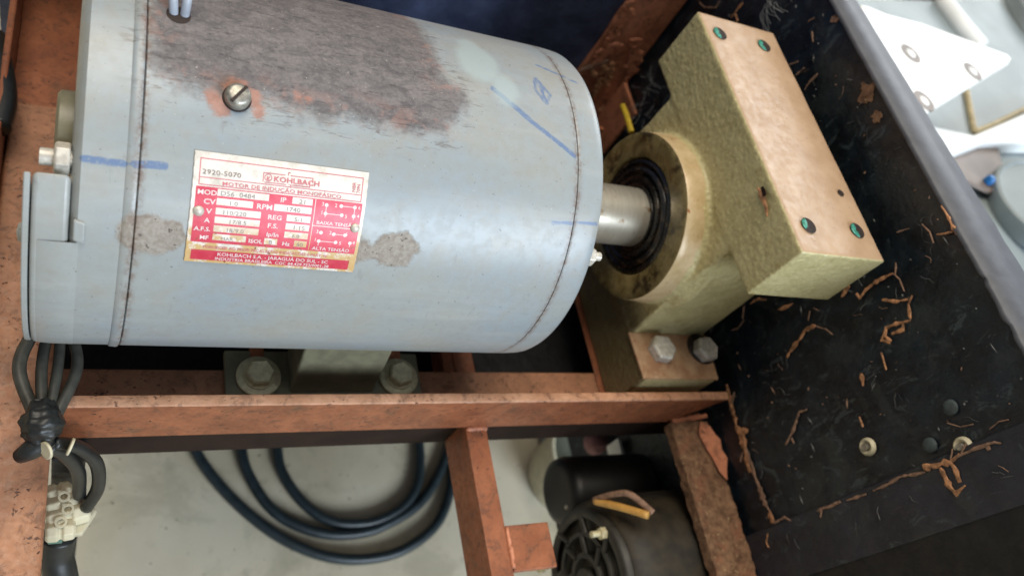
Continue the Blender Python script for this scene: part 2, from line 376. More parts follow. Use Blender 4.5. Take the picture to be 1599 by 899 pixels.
# front rail: horizontal flange and the upturned flange in front of it
b = B(); b.box((-11.5, -8.98, ZF-.35), (24.3, -5.95, ZF)); o = obj('rail_flange', b, M['brown_flange'], FR, bevel=.08)
b = B()
nseg = 90
xs = [-12.0+(26.6+12.0)*i/nseg for i in range(nseg+1)]
vs = []; fs = []
for i, x in enumerate(xs):
    xe = x
    zt = -5.72+.035*mnoise.noise(Vector((x*1.3, 0, 0)))+.03*mnoise.noise(Vector((x*4, 3, 0)))
    def xx(z): return min(xe, 24.3+2.3*(z+9.45)/3.7)
    for (y, z) in ((-9.32, -9.45), (-9.34, zt-.10), (-9.28, zt-.02), (-9.05, zt+.03), (-8.82, zt-.02), (-8.76, zt-.12), (-8.8, -9.1)):
        vs.append((xx(z), y, z))
k7 = 7
for i in range(nseg):
    for j in range(k7):
        fs.append((i*k7+j, i*k7+(j+1) % k7, (i+1)*k7+(j+1) % k7, (i+1)*k7+j))
fs += [tuple(range(7))[::-1], tuple(nseg*7+j for j in range(7))]
mi = []
for f in fs: mi.append(0)
b.v = [Vector(v) for v in vs]; b.f = fs; b.mi = [1 if (len(f) == 4 and (n % k7) in (1, 2, 3)) else 0 for n, f in enumerate(fs)]
obj('front_rail', b, [M['brown'], M['brown_wear']], FR, smooth=True, auto=35)
# lower dark member under the front rail
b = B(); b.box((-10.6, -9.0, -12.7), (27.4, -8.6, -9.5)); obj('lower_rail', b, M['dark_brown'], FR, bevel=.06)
# back rail with an upturned flange
b = B(); b.box((-11.0, 8.9, -9.05), (23.2, 12.3, -8.7)); b.box((-11.0, 12.3, -9.05), (23.2, 12.65, -5.4)); obj('back_rail', b, M['brown'], FR, bevel=.06)
# left rail
b = B(); b.box((-14.6, -30, -9.85), (-11.46, 30, -9.47)); obj('left_rail', b, M['brown'], FR, bevel=.06)
b = B(); b.box((-14.95, -30, -9.85), (-14.6, 30, -6.6)); obj('left_rail_lip', b, M['brown'], FR, bevel=.1)
b = B(); b.box((-14.52, -30, -9.6), (-11.4, 10.1, -8.98)); obj('corner_plate', b, M['brown_flange'], FR, bevel=.2, seg=3)
b = B(); b.box((-11.35, -10.2, -45), (-9.95, -8.9, -9.9)); obj('corner_leg', b, M['black_rough'], FR, bevel=.1)
# cross beam running under the motor and out to the front
b = B(); b.box((9.72, -30, -9.86), (10.8, 12, -9.5)); b.box((9.45, -30, -12.6), (9.8, 12, -9.5)); o = obj('cross_beam', b, M['brown'], FR, bevel=.06)
b = B(); b.box((8.75, -8.55, -9.9), (9.43, 8.9, -9.52)); obj('cross_beam_lip', b, M['brown'], FR, bevel=.05)
b = B(); b.box((10.85, -16.9, -12.4), (13.6, -15.15, -9.9)); b.box((10.85, -17.6, -9.9), (13.6, -15.1, -9.55)); obj('short_stub', b, M['brown'], FR, bevel=.06)
# end beam (rusty) along the right, under the gearbox
b = B()
nn = 70; vs = []; fs = []
for i in range(nn+1):
    y = -9.5-22*i/nn; e1 = .10*mnoise.noise(Vector((y*1.5, 5, 0))); e2 = .22*mnoise.noise(Vector((y*1.2, 9, 0)))+.12*mnoise.noise(Vector((y*4, 9, 0)))
    vs += [(24.3+e1, y, -9.9), (24.3+e1, y, -9.15), (25.4, y, -9.08), (26.6, y, -9.1), (27.5+e2, y, -9.15), (27.5+e2, y, -9.9)]
for i in range(nn):
    for j in range(6): fs.append((i*6+j, i*6+(j+1) % 6, (i+1)*6+(j+1) % 6, (i+1)*6+j))
fs += [tuple(range(6))[::-1], tuple(nn*6+j for j in range(6))]
b.add(vs, fs); o = obj('end_beam', b, M['flaky'], FR, smooth=True, auto=40)
ragged(o, sub=2, strength=.22, tex_scale=.45)
b = B(); b.prism([(26.6,-9.6),(27.3,-9.9),(27.6,-10.6),(27.85,-10.9),(27.7,-11.6),(27.95,-12.2),(27.6,-12.9),(27.3,-13.7),(26.9,-13.1),(26.7,-12.2),(26.4,-11.4),(26.2,-10.4)], 2, -8.98, -8.85); obj('paint_flake', b, M['brown_rust'], FR, bevel=.03)
def bead(p0, p1, r_, par):
    P0, P1 = Vector(p0), Vector(p1); n_ = max(3, int((P1-P0).length/.16)); bb_ = B()
    pts = [P0.lerp(P1, i/n_)+Vector((random.uniform(-.03,.03),)*3) for i in range(n_+1)]
    bb_.tube(pts, [r_*random.uniform(.7, 1.25) for _ in range(n_+1)], 8, smooth=False); o_ = obj('weld_bead', bb_, M['brown_rust'], par, smooth=True); return o_
bead((24.5,-9.35,-9.1), (27.3,-9.2,-8.95), .22, FR)
bead((9.5,-9.4,-9.5), (10.8,-9.4,-9.5), .16, FR)
bead((10.85,-17.4,-9.5), (10.85,-15.2,-9.5), .13, FR)
bead((-11.4,-9.3,-9.0), (-11.4,-6.1,-9.0), .16, FR)
# corner post
b = B(); b.box((23.3, 19.0, -45), (27.75, 19.4, 30)); o = obj('corner_post', b, M['brown_rust'], FR, bevel=.08)
ragged(o, sub=5, strength=.25, tex_scale=1.6)
b = B(); b.box((27.45, 15.4, -45), (27.8, 18.9, -6)); obj('post_side', b, M['brown_rust'], FR, bevel=.08)

# ================================================================== sheet-metal housing
BK = thing('back_panel', (8, 20, -45), 'dark blue-black steel panel behind the grey motor', 'panel')
b = B(); b.box((-16, 19.5, -44.9), (29, 19.9, 30)); obj('sheet', b, M['black_back'], BK)
TR = thing('drip_tray', (8, 5, -13), 'black sheet tray under the motor inside the brown frame', 'tray')
b = B(); b.box((-14, -8.55, -13.2), (27.6, 19.4, -12.9)); obj('sheet', b, M['black_rough'], TR)

SP = thing('side_panel', (28, 0, -28), 'black painted steel side panel with orange debris beside the gearbox', 'panel')
b = B(); ny, nz = 120, 90; vs = []; fs = []
for i in range(ny+1):
    for j in range(nz+1):
        y = -32+51.4*i/ny; z = -27+38.6*j/nz
        dx = .05*mnoise.noise(Vector((y*.5, z*.5, 0)))+.03*mnoise.noise(Vector((y*2, z*2, 1)))
        vs.append((28+dx, y, z))
for i in range(ny):
    for j in range(nz): fs.append((i*(nz+1)+j, i*(nz+1)+j+1, (i+1)*(nz+1)+j+1, (i+1)*(nz+1)+j))
b.add(vs, fs); b.box((28.06, -32, -27), (28.3, 19.4, 11.5)); obj('sheet', b, M['black'], SP, smooth=True, auto=50)
# overlapping lower strip (vertical plates near the camera end)
b = B()
b.prism([(28.0,-17.2),(27.55,-17.35),(27.5,-20.6),(28.0,-20.7)], 2, -27, 11.4); obj('seam_strip', b, M['black_strip'], SP, bevel=.04)
b = B(); b.prism([(27.95,-20.45),(27.6,-20.45),(27.4,-32),(27.95,-32)], 2, -27, 11.4); obj('lap_plate', b, M['black_rough'], SP)
# folded top edge
b = B(); nn = 160; vs = []; fs = []
for i in range(nn+1):
    y = 19.4-51.4*i/nn; rg = 1.0 if y < -6 else .22
    e1 = rg*(.16*mnoise.noise(Vector((y*1.1, 2, 0)))+.12*mnoise.noise(Vector((y*3.5, 7, 0)))); e2 = .1*mnoise.noise(Vector((y*.8, 12, 0)))
    w = 2.35+.06*(9-y)
    vs += [(27.86+e1*1.3, y, 11.52+e1*.3), (28.0+e1, y, 11.74), (28+w*.5, y, 11.82+.04*e1), (28+w+e2, y, 11.78), (28+w+e2+.15, y, 11.6), (28+w+e2+.1, y, 11.3)]
for i in range(nn):
    for j in range(5): fs.append((i*6+j, i*6+j+1, (i+1)*6+j+1, (i+1)*6+j))
b.add(vs, fs); o = obj('folded_edge', b, [M['wall_edge'], M['black']], SP, smooth=True)
for n_, p in enumerate(o.data.polygons):
    if n_ % 5 in (4,): p.material_index = 1
so = o.modifiers.new('solid', 'SOLIDIFY'); so.thickness = .0015; so.offset = -1
# screws and plugs on the panel
def panel_point(p): return Vector(p)
for (p, kind) in [((27.900, -15.369, 1.744), 0), ((27.900, -17.264, 6.843), 0), ((27.900, -15.317, 7.103), 1), ((27.900, -16.581, 5.189), 1)]:
    if kind == 0:
        b = B(); b.lathe([(0,.5),(-.14,.48),(-.24,.38),(-.18,.25),(-.05,.18)], p, (1,0,0), 24); so_ = obj('screw', b, M['nylon'], SP, smooth=True, auto=50)
        q = (p[0]-.12, p[1], p[2]); b = B(); b.lathe([(0,.2),(-.28,.17)], q, (1,0,0), 10); obj('screw_tip', b, M['steel'], so_, smooth=True, auto=40)
    else:
        b = B(); b.lathe([(0,.42),(-.08,.38),(-.13,.25),(-.15,.08)], p, (1,0,0), 20); obj('plug', b, M['plug'], SP, smooth=True)

# dried root-like debris stuck on the panel
SP_ = SP
def flake(name, lines, mat, parent, nrm=(-1,0,0), w=.12, th=.07, jit=.35, lift=0.0):
    b = B(); nv = Vector(nrm)
    for ln in lines:
        P = [Vector(p) for p in ln]; wd = w
        if parent is SP and True:
            for p in P:
                if p.y < -17.1: p.x -= .38
        pts = []
        for i in range(len(P)-1):
            L = (P[i+1]-P[i]).length; m = max(2, int(L/.18))
            for j in range(m): pts.append(P[i].lerp(P[i+1], j/m))
        pts.append(P[-1]); n = len(pts); vs = []
        ph = random.random()*50
        for i, p in enumerate(pts):
            t = (pts[min(i+1, n-1)]-pts[max(i-1, 0)]).normalized(); sd = nv.cross(t).normalized()
            tp = math.sin(math.pi*min(1, max(.06, (i+.6)/(n+.2))))**.5
            ww = wd*tp*max(.25, 1+jit*2.6*mnoise.noise(Vector((i*.75, ph, 0)))+random.uniform(-.2,.25))+.015
            off = sd*wd*.8*mnoise.noise(Vector((i*.3, ph+9, 0)))+nv*(lift+.04*abs(mnoise.noise(Vector((i*.5, ph+20, 0)))))
            q = p+off
            vs += [q-sd*ww, q-sd*ww*.4+nv*th, q+sd*ww*.5+nv*th*(.6+.5*random.random()), q+sd*ww, q-nv*.03]
        fs = [(j*5+i, j*5+(i+1) % 5, (j+1)*5+(i+1) % 5, (j+1)*5+i) for j in range(n-1) for i in range(5)]
        fs += [(0,1,2,3,4), tuple((n-1)*5+i for i in (4,3,2,1,0))]
        b.add(vs, fs)
    return obj(name, b, M[mat], parent, smooth=False)
FL = [
 ('orange_fibre', .17, [[(27.880, -8.538, -1.175), (27.880, -8.121, -0.338), (27.880, -7.976, 0.237)],[(27.880, -7.976, 0.237), (27.880, -7.639, 0.849), (27.880, -7.846, 1.654)]]),
 ('pale_fibre', .04, [[(27.880, -7.846, 1.654), (27.880, -8.358, 2.223), (27.880, -8.832, 2.486)],[(27.880, -7.273, 1.310), (27.880, -6.829, 1.701)]]),
 ('orange_fibre', .10, [[(27.880, -10.641, 5.154), (27.880, -10.140, 5.774), (27.880, -10.197, 6.400), (27.880, -10.454, 7.241)],[(27.880, -10.393, 6.768), (27.880, -10.664, 6.624), (27.880, -10.577, 5.939)],[(27.880, -10.140, 5.774), (27.880, -10.503, 5.494), (27.880, -10.924, 5.712)],[(27.880, -10.549, 5.203), (27.880, -10.981, 5.594)]]),
 ('orange_fibre', .10, [[(27.880, -8.670, 6.282), (27.880, -9.183, 6.979), (27.880, -9.396, 7.634)],[(27.880, -9.326, 7.923), (27.880, -9.636, 7.507), (27.880, -10.394, 7.273)]]),
 ('orange_fibre', .12, [[(27.880, -7.544, 5.026), (27.880, -7.936, 5.058)],[(27.880, -7.872, 5.092), (27.880, -7.645, 5.633), (27.880, -7.586, 6.584), (27.880, -7.742, 7.524)]]),
 ('pale_fibre', .04, [[(27.880, -7.742, 7.524), (27.880, -8.214, 7.707), (27.880, -8.924, 7.631)],[(27.880, -7.302, 7.931), (27.880, -7.894, 7.574)]]),
 ('orange_fibre', .12, [[(27.880, -7.192, 4.043), (27.880, -7.007, 4.534), (27.880, -6.953, 4.806)]]),
 ('orange_fibre', .07, [[(27.880, -11.165, 4.878), (27.880, -11.694, 4.777), (27.880, -12.128, 4.725)]]),
 ('orange_fibre', .15, [[(27.880, -11.650, 3.204), (27.880, -12.281, 2.966)]]),
 ('orange_fibre', .07, [[(27.880, -13.704, 1.986), (27.880, -14.296, 1.956)]]),
 ('pale_fibre', .10, [[(27.880, -11.946, -1.217), (27.880, -11.859, -1.823), (27.880, -12.564, -2.629), (27.880, -13.240, -3.651)],[(27.880, -13.039, -3.097), (27.880, -13.383, -3.051)]]),
 ('orange_fibre', .16, [[(27.880, -17.394, 4.613), (27.880, -17.726, 5.373), (27.880, -17.744, 6.082), (27.880, -17.542, 6.708)],[(27.880, -17.827, 5.472), (27.880, -18.255, 5.471), (27.880, -18.838, 5.460), (27.880, -19.214, 5.629), (27.880, -19.010, 6.284)],[(27.880, -17.811, 6.084), (27.880, -18.255, 6.142), (27.880, -18.793, 6.111)],[(27.880, -17.474, 4.650), (27.880, -17.760, 4.891)]]),
 ('pale_fibre', .10, [[(27.880, -17.679, 6.451), (27.880, -17.628, 7.562), (27.880, -17.658, 8.586), (27.880, -17.827, 8.865)],[(27.880, -17.662, 8.173), (27.880, -17.917, 8.173)]]),
 ('pale_fibre', .05, [[(27.880, -17.237, 6.503), (27.880, -17.645, 6.173)],[(27.880, -17.256, 7.261), (27.880, -17.548, 6.815)]]),
 ('orange_fibre', .28, [[(27.880, -7.848, -6.726), (27.880, -9.132, -6.971), (27.880, -10.975, -7.112)],[(27.880, -10.671, -7.088), (27.880, -11.623, -6.923), (27.880, -12.383, -6.990)],[(27.880, -12.234, -7.042), (27.880, -13.751, -7.245)]]),
 ('pale_fibre', .20, [[(27.880, -12.273, -6.934), (27.880, -14.039, -7.019), (27.880, -15.853, -6.911), (27.880, -17.056, -6.643)]]),
 ('orange_fibre', .24, [[(27.880, -10.932, -7.221), (27.880, -11.310, -6.255)],[(27.880, -10.911, -6.820), (27.880, -12.174, -7.203)],[(27.880, -16.456, -6.922), (27.880, -17.183, -6.477)]]),
 ('pale_fibre', .09, [[(27.880, -17.212, -6.376), (27.880, -17.132, -5.428), (27.880, -17.474, -5.050)],[(27.880, -9.510, -7.162), (27.880, -8.618, -6.246)],[(27.880, -12.831, -7.793), (27.880, -12.358, -7.296)]]),
 ('orange_fibre', .08, [[(27.880, -17.657, -7.184), (27.880, -18.079, -7.517), (27.880, -18.409, -7.453)]]),
 ('pale_fibre', .09, [[(27.880, -17.647, 1.240), (27.880, -17.638, 2.295), (27.880, -17.493, 3.008), (27.880, -17.584, 3.583)]]),
 ('pale_fibre', .12, [[(27.880, -17.544, -2.860), (27.880, -17.528, -2.044), (27.880, -17.533, -1.065)],[(27.880, -17.558, -2.562), (27.880, -17.887, -2.834)]]),
 ('pale_fibre', .08, [[(27.880, -17.598, -0.620), (27.880, -17.664, 0.737)],[(27.880, -17.584, 3.583), (27.880, -17.753, 4.580)]]),
 ('orange_fibre', .13, [[(27.880, 14.440, 5.080), (27.880, 14.530, 5.811), (27.880, 14.512, 6.342)],[(27.880, 14.397, 5.471), (27.880, 13.722, 5.402)]]),
 ('pale_fibre', .07, [[(27.880, 18.009, 3.234), (27.880, 17.233, 3.453), (27.880, 16.294, 4.313), (27.880, 16.405, 4.802)]]),
 ('pale_fibre', .08, [[(27.880, 5.418, 7.602), (27.880, 5.605, 8.140), (27.880, 5.616, 8.798)],[(27.880, 6.745, 7.498), (27.880, 6.709, 8.213)],[(27.880, 7.737, 7.433), (27.880, 7.435, 8.025)]]),
 ('pale_fibre', .05, [[(27.880, 9.079, 9.774), (27.880, 8.916, 10.239)],[(27.880, 8.279, 9.690), (27.880, 7.634, 9.466)]]),
 ('orange_fibre', .10, [[(27.880, -6.089, 11.466), (27.880, -6.540, 11.538), (27.880, -7.082, 11.519)],[(27.880, -7.082, 11.519), (27.880, -7.844, 11.492)]]),
 ('orange_fibre', .06, [[(27.880, -7.256, 10.608), (27.880, -7.458, 10.970), (27.880, -7.618, 11.385)]]),
 ('pale_fibre', .04, [[(27.880, -6.325, 10.178), (27.880, -6.923, 10.347), (27.880, -7.569, 10.242)],[(27.880, -5.880, 8.726), (27.880, -6.121, 9.455)]]),
 ('pale_fibre', .05, [[(27.880, -4.620, -3.369), (27.880, -3.959, -2.904)],[(27.880, -4.845, -4.670), (27.880, -5.006, -4.087), (27.880, -4.788, -3.324)]]),
 ('orange_fibre', .10, [[(27.880, -4.088, -2.328), (27.880, -4.149, -1.543), (27.880, -4.519, -1.056)],[(27.880, -5.579, -0.405), (27.880, -5.751, 0.317), (27.880, -5.808, 0.742)]]),
 ('pale_fibre', .03, [[(27.880, -15.943, 6.631), (27.880, -16.356, 7.159), (27.880, -16.485, 7.819)],[(27.880, -16.989, 8.431), (27.880, -16.839, 9.027), (27.880, -16.927, 9.484)]]),
]
def split_lines(lines):
    groups = []
    for ln in lines:
        hit = None
        for g in groups:
            if any((Vector(p)-Vector(q)).length < .45 for l2 in g for p in (ln[0], ln[-1]) for q in l2): hit = g; break
        if hit is not None: hit.append(ln)
        else: groups.append([ln])
    return groups
for mt, w, lines in FL:
    for g in split_lines(lines): flake('debris', g, mt, SP, w=w*.72, th=.05, jit=.55)
# hundreds of tiny specks and hairs on the panel, too small to pick apart
b = B()
for i in range(420):
    y = random.uniform(-20, 17); z = random.uniform(-8, 11.2); L = random.choice((.05, .06, .08, .12, .3)); a = random.uniform(0, 6.28); w = random.uniform(.015, .04) if L > .1 else L*.7
    p = Vector((27.9, y, z)); t = Vector((0, math.cos(a), math.sin(a)))*L; n_ = Vector((0, -math.sin(a), math.cos(a)))*w
    b.add([p-t, p+n_*.8+Vector((-.04,0,0)), p+t*1.1, p-n_+Vector((.02,0,0))], [(0,1,2),(0,2,3),(0,3,1),(1,3,2)], 0 if random.random() < .75 else 1)
for i in range(260):
    y = random.uniform(-20, 17); z = random.uniform(-7.5, 11.0)
    if mnoise.noise(Vector((y*.28, z*.28, 4))) < .08: continue
    p = Vector((27.9 if y > -17.1 else 27.47, y, z)); pts = [p]
    a = random.uniform(0, 6.28)
    for j in range(3):
        a += random.uniform(-.9, .9); pts.append(pts[-1]+Vector((random.uniform(-.05, .0), math.cos(a), math.sin(a)))*random.uniform(.1, .32))
    b.tube(pts, random.uniform(.012, .022), 3, random.choice((0, 0, 0, 0, 1)), smooth=False)
o = obj('specks', b, [M['web_dust'], M['pale_fibre']], SP); o['kind'] = 'stuff'
# flat scabs of red-brown paint near the folded edge
for pts, z in [([(3.000, 10.552), (2.805, 11.026), (2.190, 11.269), (1.686, 11.190), (1.827, 10.608), (2.443, 10.357)], 0), ([(1.069, 10.493), (0.919, 10.879), (0.304, 10.831), (0.384, 10.413)], 0), ([(8.104, 11.100), (7.816, 11.469), (7.434, 11.373), (7.612, 11.053)], 1)]:
    cc = (sum(p[0] for p in pts)/len(pts), sum(p[1] for p in pts)/len(pts)); rr_ = max(math.hypot(p[0]-cc[0], p[1]-cc[1]) for p in pts)*.75
    pts = [(cc[0]+math.cos(a*math.pi/16)*rr_*(1+.7*mnoise.noise(Vector((math.cos(a*math.pi/16)*1.6, math.sin(a*math.pi/16)*1.6, cc[0])))+random.uniform(-.12,.12)), cc[1]+math.sin(a*math.pi/16)*rr_*(.8+.9*mnoise.noise(Vector((math.cos(a*math.pi/16)*1.6, 5+math.sin(a*math.pi/16)*1.6, cc[0])))+random.uniform(-.12,.12))) for a in range(32)]
    b = B(); b.prism(pts, 0, 27.93, 28.03); obj('paint_scab', b, M['pale_fibre'] if z else M['flaky'], SP)
# cobwebs behind the gearbox
CW = B()
for i in range(22):
    a = Vector((26.500, 15.797, -2.539)); c = Vector((26.500, 13.415, -6.108)); 
    p = a.lerp(c, random.random())+Vector((random.uniform(-.5,.8), random.uniform(-1.3,1.3), random.uniform(-1,1)))
    q = p+Vector((random.uniform(-1,1), random.uniform(-1.6,1.6), random.uniform(-1.6,1.6)))
    m = (p+q)/2+Vector((0, random.uniform(-.3,.3), random.uniform(-.4,.1))); CW.tube([p, m, q], .013, 4)
for i in range(12):
    a = Vector((27.600, 12.419, 8.155)); p = a+Vector((random.uniform(-.3,.2), random.uniform(-.6,.6), random.uniform(-.6,.6))); q = p+Vector((0, random.uniform(-2.2,-.6), random.uniform(-1.2,1.2)))
    CW.tube([p, (p+q)/2+Vector((0,.2,-.2)), q], .018, 4)
cw = obj('cobweb', CW, M['web'], base=(26.500, 15.108, -3.930)); top(cw, 'grey cobweb strands hanging between the rusty post and gearbox', 'cobweb'); cw['kind'] = 'stuff'
# dried orange roots clinging to the corner post
for i, (mt, w, lines) in enumerate([
 ('orange_fibre', .3, [[(25.775, 18.850, -8.231), (25.707, 18.850, -7.095), (25.265, 18.850, -6.087)],[(24.835, 18.850, -6.199), (23.948, 18.850, -5.558)]]),
 ('orange_fibre', .34, [[(26.295, 18.850, -6.717), (25.509, 18.850, -5.290), (25.276, 18.850, -4.348)],[(25.589, 18.850, -5.415), (24.589, 18.850, -4.816)]]),
 ('pale_fibre', .3, [[(23.131, 18.850, -5.917), (23.431, 18.850, -5.409), (24.065, 18.850, -4.955), (24.807, 18.850, -4.192)]]),
 ('orange_fibre', .25, [[(27.280, 18.850, -9.613), (27.889, 18.850, -8.495), (28.185, 18.850, -7.235)],[(28.185, 18.850, -7.235), (28.081, 18.850, -6.488)]]),
 ('brown_rust', .5, [[(23.804, 18.850, -5.025), (24.094, 18.850, -3.551), (24.854, 18.850, -2.391)],[(25.395, 18.850, -1.838), (26.942, 18.850, -3.476), (27.569, 18.850, -4.021)],[(23.405, 18.850, -1.089), (23.443, 18.850, 0.185), (23.240, 18.850, 1.349)]]),
 ('brown_rust', .4, [[(23.691, 18.850, -4.352), (23.617, 18.850, -2.333), (23.931, 18.850, 0.326)],[(26.165, 18.850, -1.623), (27.394, 18.850, -4.794), (27.697, 18.850, -6.206)]])]):
    flake('debris', lines, mt, FR, nrm=(0,-1,0), w=w, th=.15, lift=.05)
YW = B(); YW.tube([(24.000, 13.291, -3.604), (24.000, 12.309, -3.553), (24.000, 10.724, -3.632)], .22, 8); top(obj('straw_stalk', YW, M['yellow_wire'], base=(24.000, 11.985, -3.536)), 'short yellow stalk lodged between the post and gearbox flange', 'stalk')

# ================================================================== grey motor
RM = 8.25
MO = thing('electric_motor', (0, 0, -9), 'grey cylindrical electric motor with red nameplate and scorched patch', 'motor')
def seg_d(p, a, b):
    ax, ay = a; bx, by = b; dx, dy = bx-ax, by-ay; t = max(0, min(1, ((p[0]-ax)*dx+(p[1]-ay)*dy)/(dx*dx+dy*dy+1e-9)))
    return math.hypot(p[0]-ax-t*dx, p[1]-ay-t*dy)
def poly_sd(p, poly):
    d = 1e9; ins = False; n = len(poly)
    for i in range(n):
        a, b = poly[i], poly[(i+1) % n]; d = min(d, seg_d(p, a, b))
        if (a[1] > p[1]) != (b[1] > p[1]) and p[0] < (b[0]-a[0])*(p[1]-a[1])/(b[1]-a[1])+a[0]: ins = not ins
    return -d if ins else d
SCORCH = [(-9.222, 0.276), (-9.244, -0.741), (-8.993, -2.164), (-8.746, -2.729), (-8.343, -2.964), (-7.540, -3.031), (-6.662, -3.356), (-5.318, -3.320), (-4.746, -3.097), (-4.032, -3.302), (-2.937, -3.374), (-1.422, -3.258), (-0.369, -3.354), (0.994, -3.330), (2.413, -3.194), (2.900, -2.465), (3.580, -1.434), (3.230, -0.852), (2.653, -0.288), (2.546, 0.765), (2.305, 1.595), (2.374, 3.254)]
xa, sa = SCORCH[-1]; xb, sb = SCORCH[0]
SCORCH += [(xa-.3, 5.6), (xa-1.6, 8.0), (xb+1, 8.5), (xb, 7.0)]
PUTTY = [[(-9.631, -8.071), (-9.217, -7.622), (-8.392, -7.630), (-7.523, -7.856), (-7.275, -8.387), (-7.729, -9.066), (-8.251, -9.250), (-9.107, -9.110), (-9.553, -8.914)], [(-0.916, -7.789), (-0.376, -8.102), (0.057, -7.534), (1.121, -7.323), (1.699, -8.063), (1.333, -8.813), (0.424, -9.011), (-0.410, -8.596), (-0.901, -8.815)]]
PRIMER = [(-6.061, -2.706, .5), (-6.525, -3.476, .33), (-6.847, -3.098, .3), (-5.422, -2.890, .36), (-5.223, -3.402, .26), (-3.804, -2.543, .14), (-3.439, -2.634, .12), (-2.447, -2.826, .12)]
MARK = [((-9.298, -5.886), (-8.263, -5.819), .13), ((4.743, -0.450), (6.490, -1.851), .12), ((6.490, -1.851), (8.666, -3.172), .1), ((7.712, -6.296), (8.851, -6.215), .08),
 ((7.160, 0.774), (7.041, 0.079), .06), ((7.234, 0.794), (7.732, -0.150), .06), ((6.970, 0.062), (7.397, -0.740), .06), ((7.825, -0.052), (7.460, -0.763), .06), ((7.386, 0.490), (7.382, -0.490), .08),
 ((7.663, 1.900), (8.742, 1.461), .075), ((-5.972, -12.228), (-4.777, -12.004), .012), ((-4.777, -12.004), (-4.234, -11.534), .012), ((-10.797, -5.931), (-9.574, -5.922), .13), ((8.851, -6.215), (10.094, -6.125), .08), ((8.742, 1.461), (9.718, 1.061), .075)]
TOUCH = [(4.341, 1.172, .9), (5.428, -0.369, .55), (4.301, 2.177, .5)]
def shell(name, prof, n, mat, parent, seams=(), caps=False):
    b = B(); b.lathe(prof, (0,0,0), (1,0,0), n, caps=caps); o = obj(name, b, mat, parent, smooth=True, auto=40)
    me = o.data; A = ('scorch', 'putty', 'primer', 'marker', 'touchup', 'seam')
    for a in A: me.attributes.new(a, 'FLOAT', 'POINT')
    vals = {a: [] for a in A}
    for v in b.v:
        s_ = math.atan2(v.y, v.z)*RM; p = (v.x, s_)
        vals['scorch'].append(poly_sd(p, SCORCH)); vals['putty'].append(min(poly_sd(p, q) for q in PUTTY))
        vals['primer'].append(min(math.hypot(p[0]-x, p[1]-y)-r for x, y, r in PRIMER))
        vals['marker'].append(min(seg_d(p, a, c)-r for a, c, r in MARK))
        vals['touchup'].append(min(math.hypot(p[0]-x, (p[1]-y)*.7)-r for x, y, r in TOUCH))
        dd = min([abs(v.x-q) for q in seams] or [9]); vals['seam'].append(max(0, 1-dd/.32)*.8)
    for a in A: me.attributes[a].data.foreach_set('value', vals[a])
    return o
# middle shell
prof = [(-9.075, 8.1), (-9.07, 8.2), (-9.03, 8.245)]+[(-8.9+17.6*i/150, 8.25) for i in range(151)]+[(8.80, 8.245), (8.84, 8.2), (8.845, 8.1)]
shell('motor_body', prof, 300, M['motor'], MO, (-9.06, 8.82))
# left bell with a raised lip at the seam
prof = [(-11.17, 0.01), (-11.17, 7.3), (-11.14, 7.7), (-11.05, 8.0), (-10.93, 8.16)]+[(-10.85+.13*i, 8.24) for i in range(11)]+[(-9.5, 8.24), (-9.42, 8.31), (-9.2, 8.33), (-9.12, 8.31), (-9.095, 8.26), (-9.09, 8.1)]
shell('end_bell', prof, 220, M['motor'], MO, (-9.1,))
# right bell, tapering and rounded
prof = [(8.865, 8.1), (8.875, 8.22)]+[(8.95+.1*i, 8.25-.0003*i*i) for i in range(9)]+[(9.9, 8.22), (10.12, 8.2), (10.28, 8.12), (10.38, 7.98), (10.44, 7.75), (10.48, 7.2), (10.52, 5.5), (10.56, 3), (10.56, .01)]
shell('end_bell', prof, 220, M['motor'], MO, (8.86,))
# lower-left switch cover (sector) with thin rear plate
def sector(r, a0, a1, n=40, cut=True):
    pts = [(math.sin(math.radians(a0+(a1-a0)*i/n))*r, math.cos(math.radians(a0+(a1-a0)*i/n))*r) for i in range(n+1)]
    return pts
pts = sector(8.18, -45, -170)+[(-1, -6), (-4.6, 1)]
b = B(); b.prism(pts, 0, -12.25, -11.12); o = obj('switch_cover', b, M['motor_plain'], MO, smooth=True, auto=30, bevel=.16, seg=4)
pts = sector(8.12, -45.5, -172)+[(-1, -6), (-4.6, 1)]
b = B(); b.prism(pts, 0, -12.5, -12.3); obj('rear_plate', b, M['motor_plain'], MO, smooth=True, auto=30, bevel=.04)
b = B(); b.lathe([(-12.27,7.7),(-12.25,7.95),(-12.17,8.12),(-12.0,8.2),(-11.5,8.235),(-10.8,8.246),(-10.7,8.2)], (0,0,0), (-1,0,0) if False else (1,0,0), 60, caps=False, a0=62, a1=172)
obj('switch_cover_skirt', b, M['motor_plain'], MO, smooth=True)
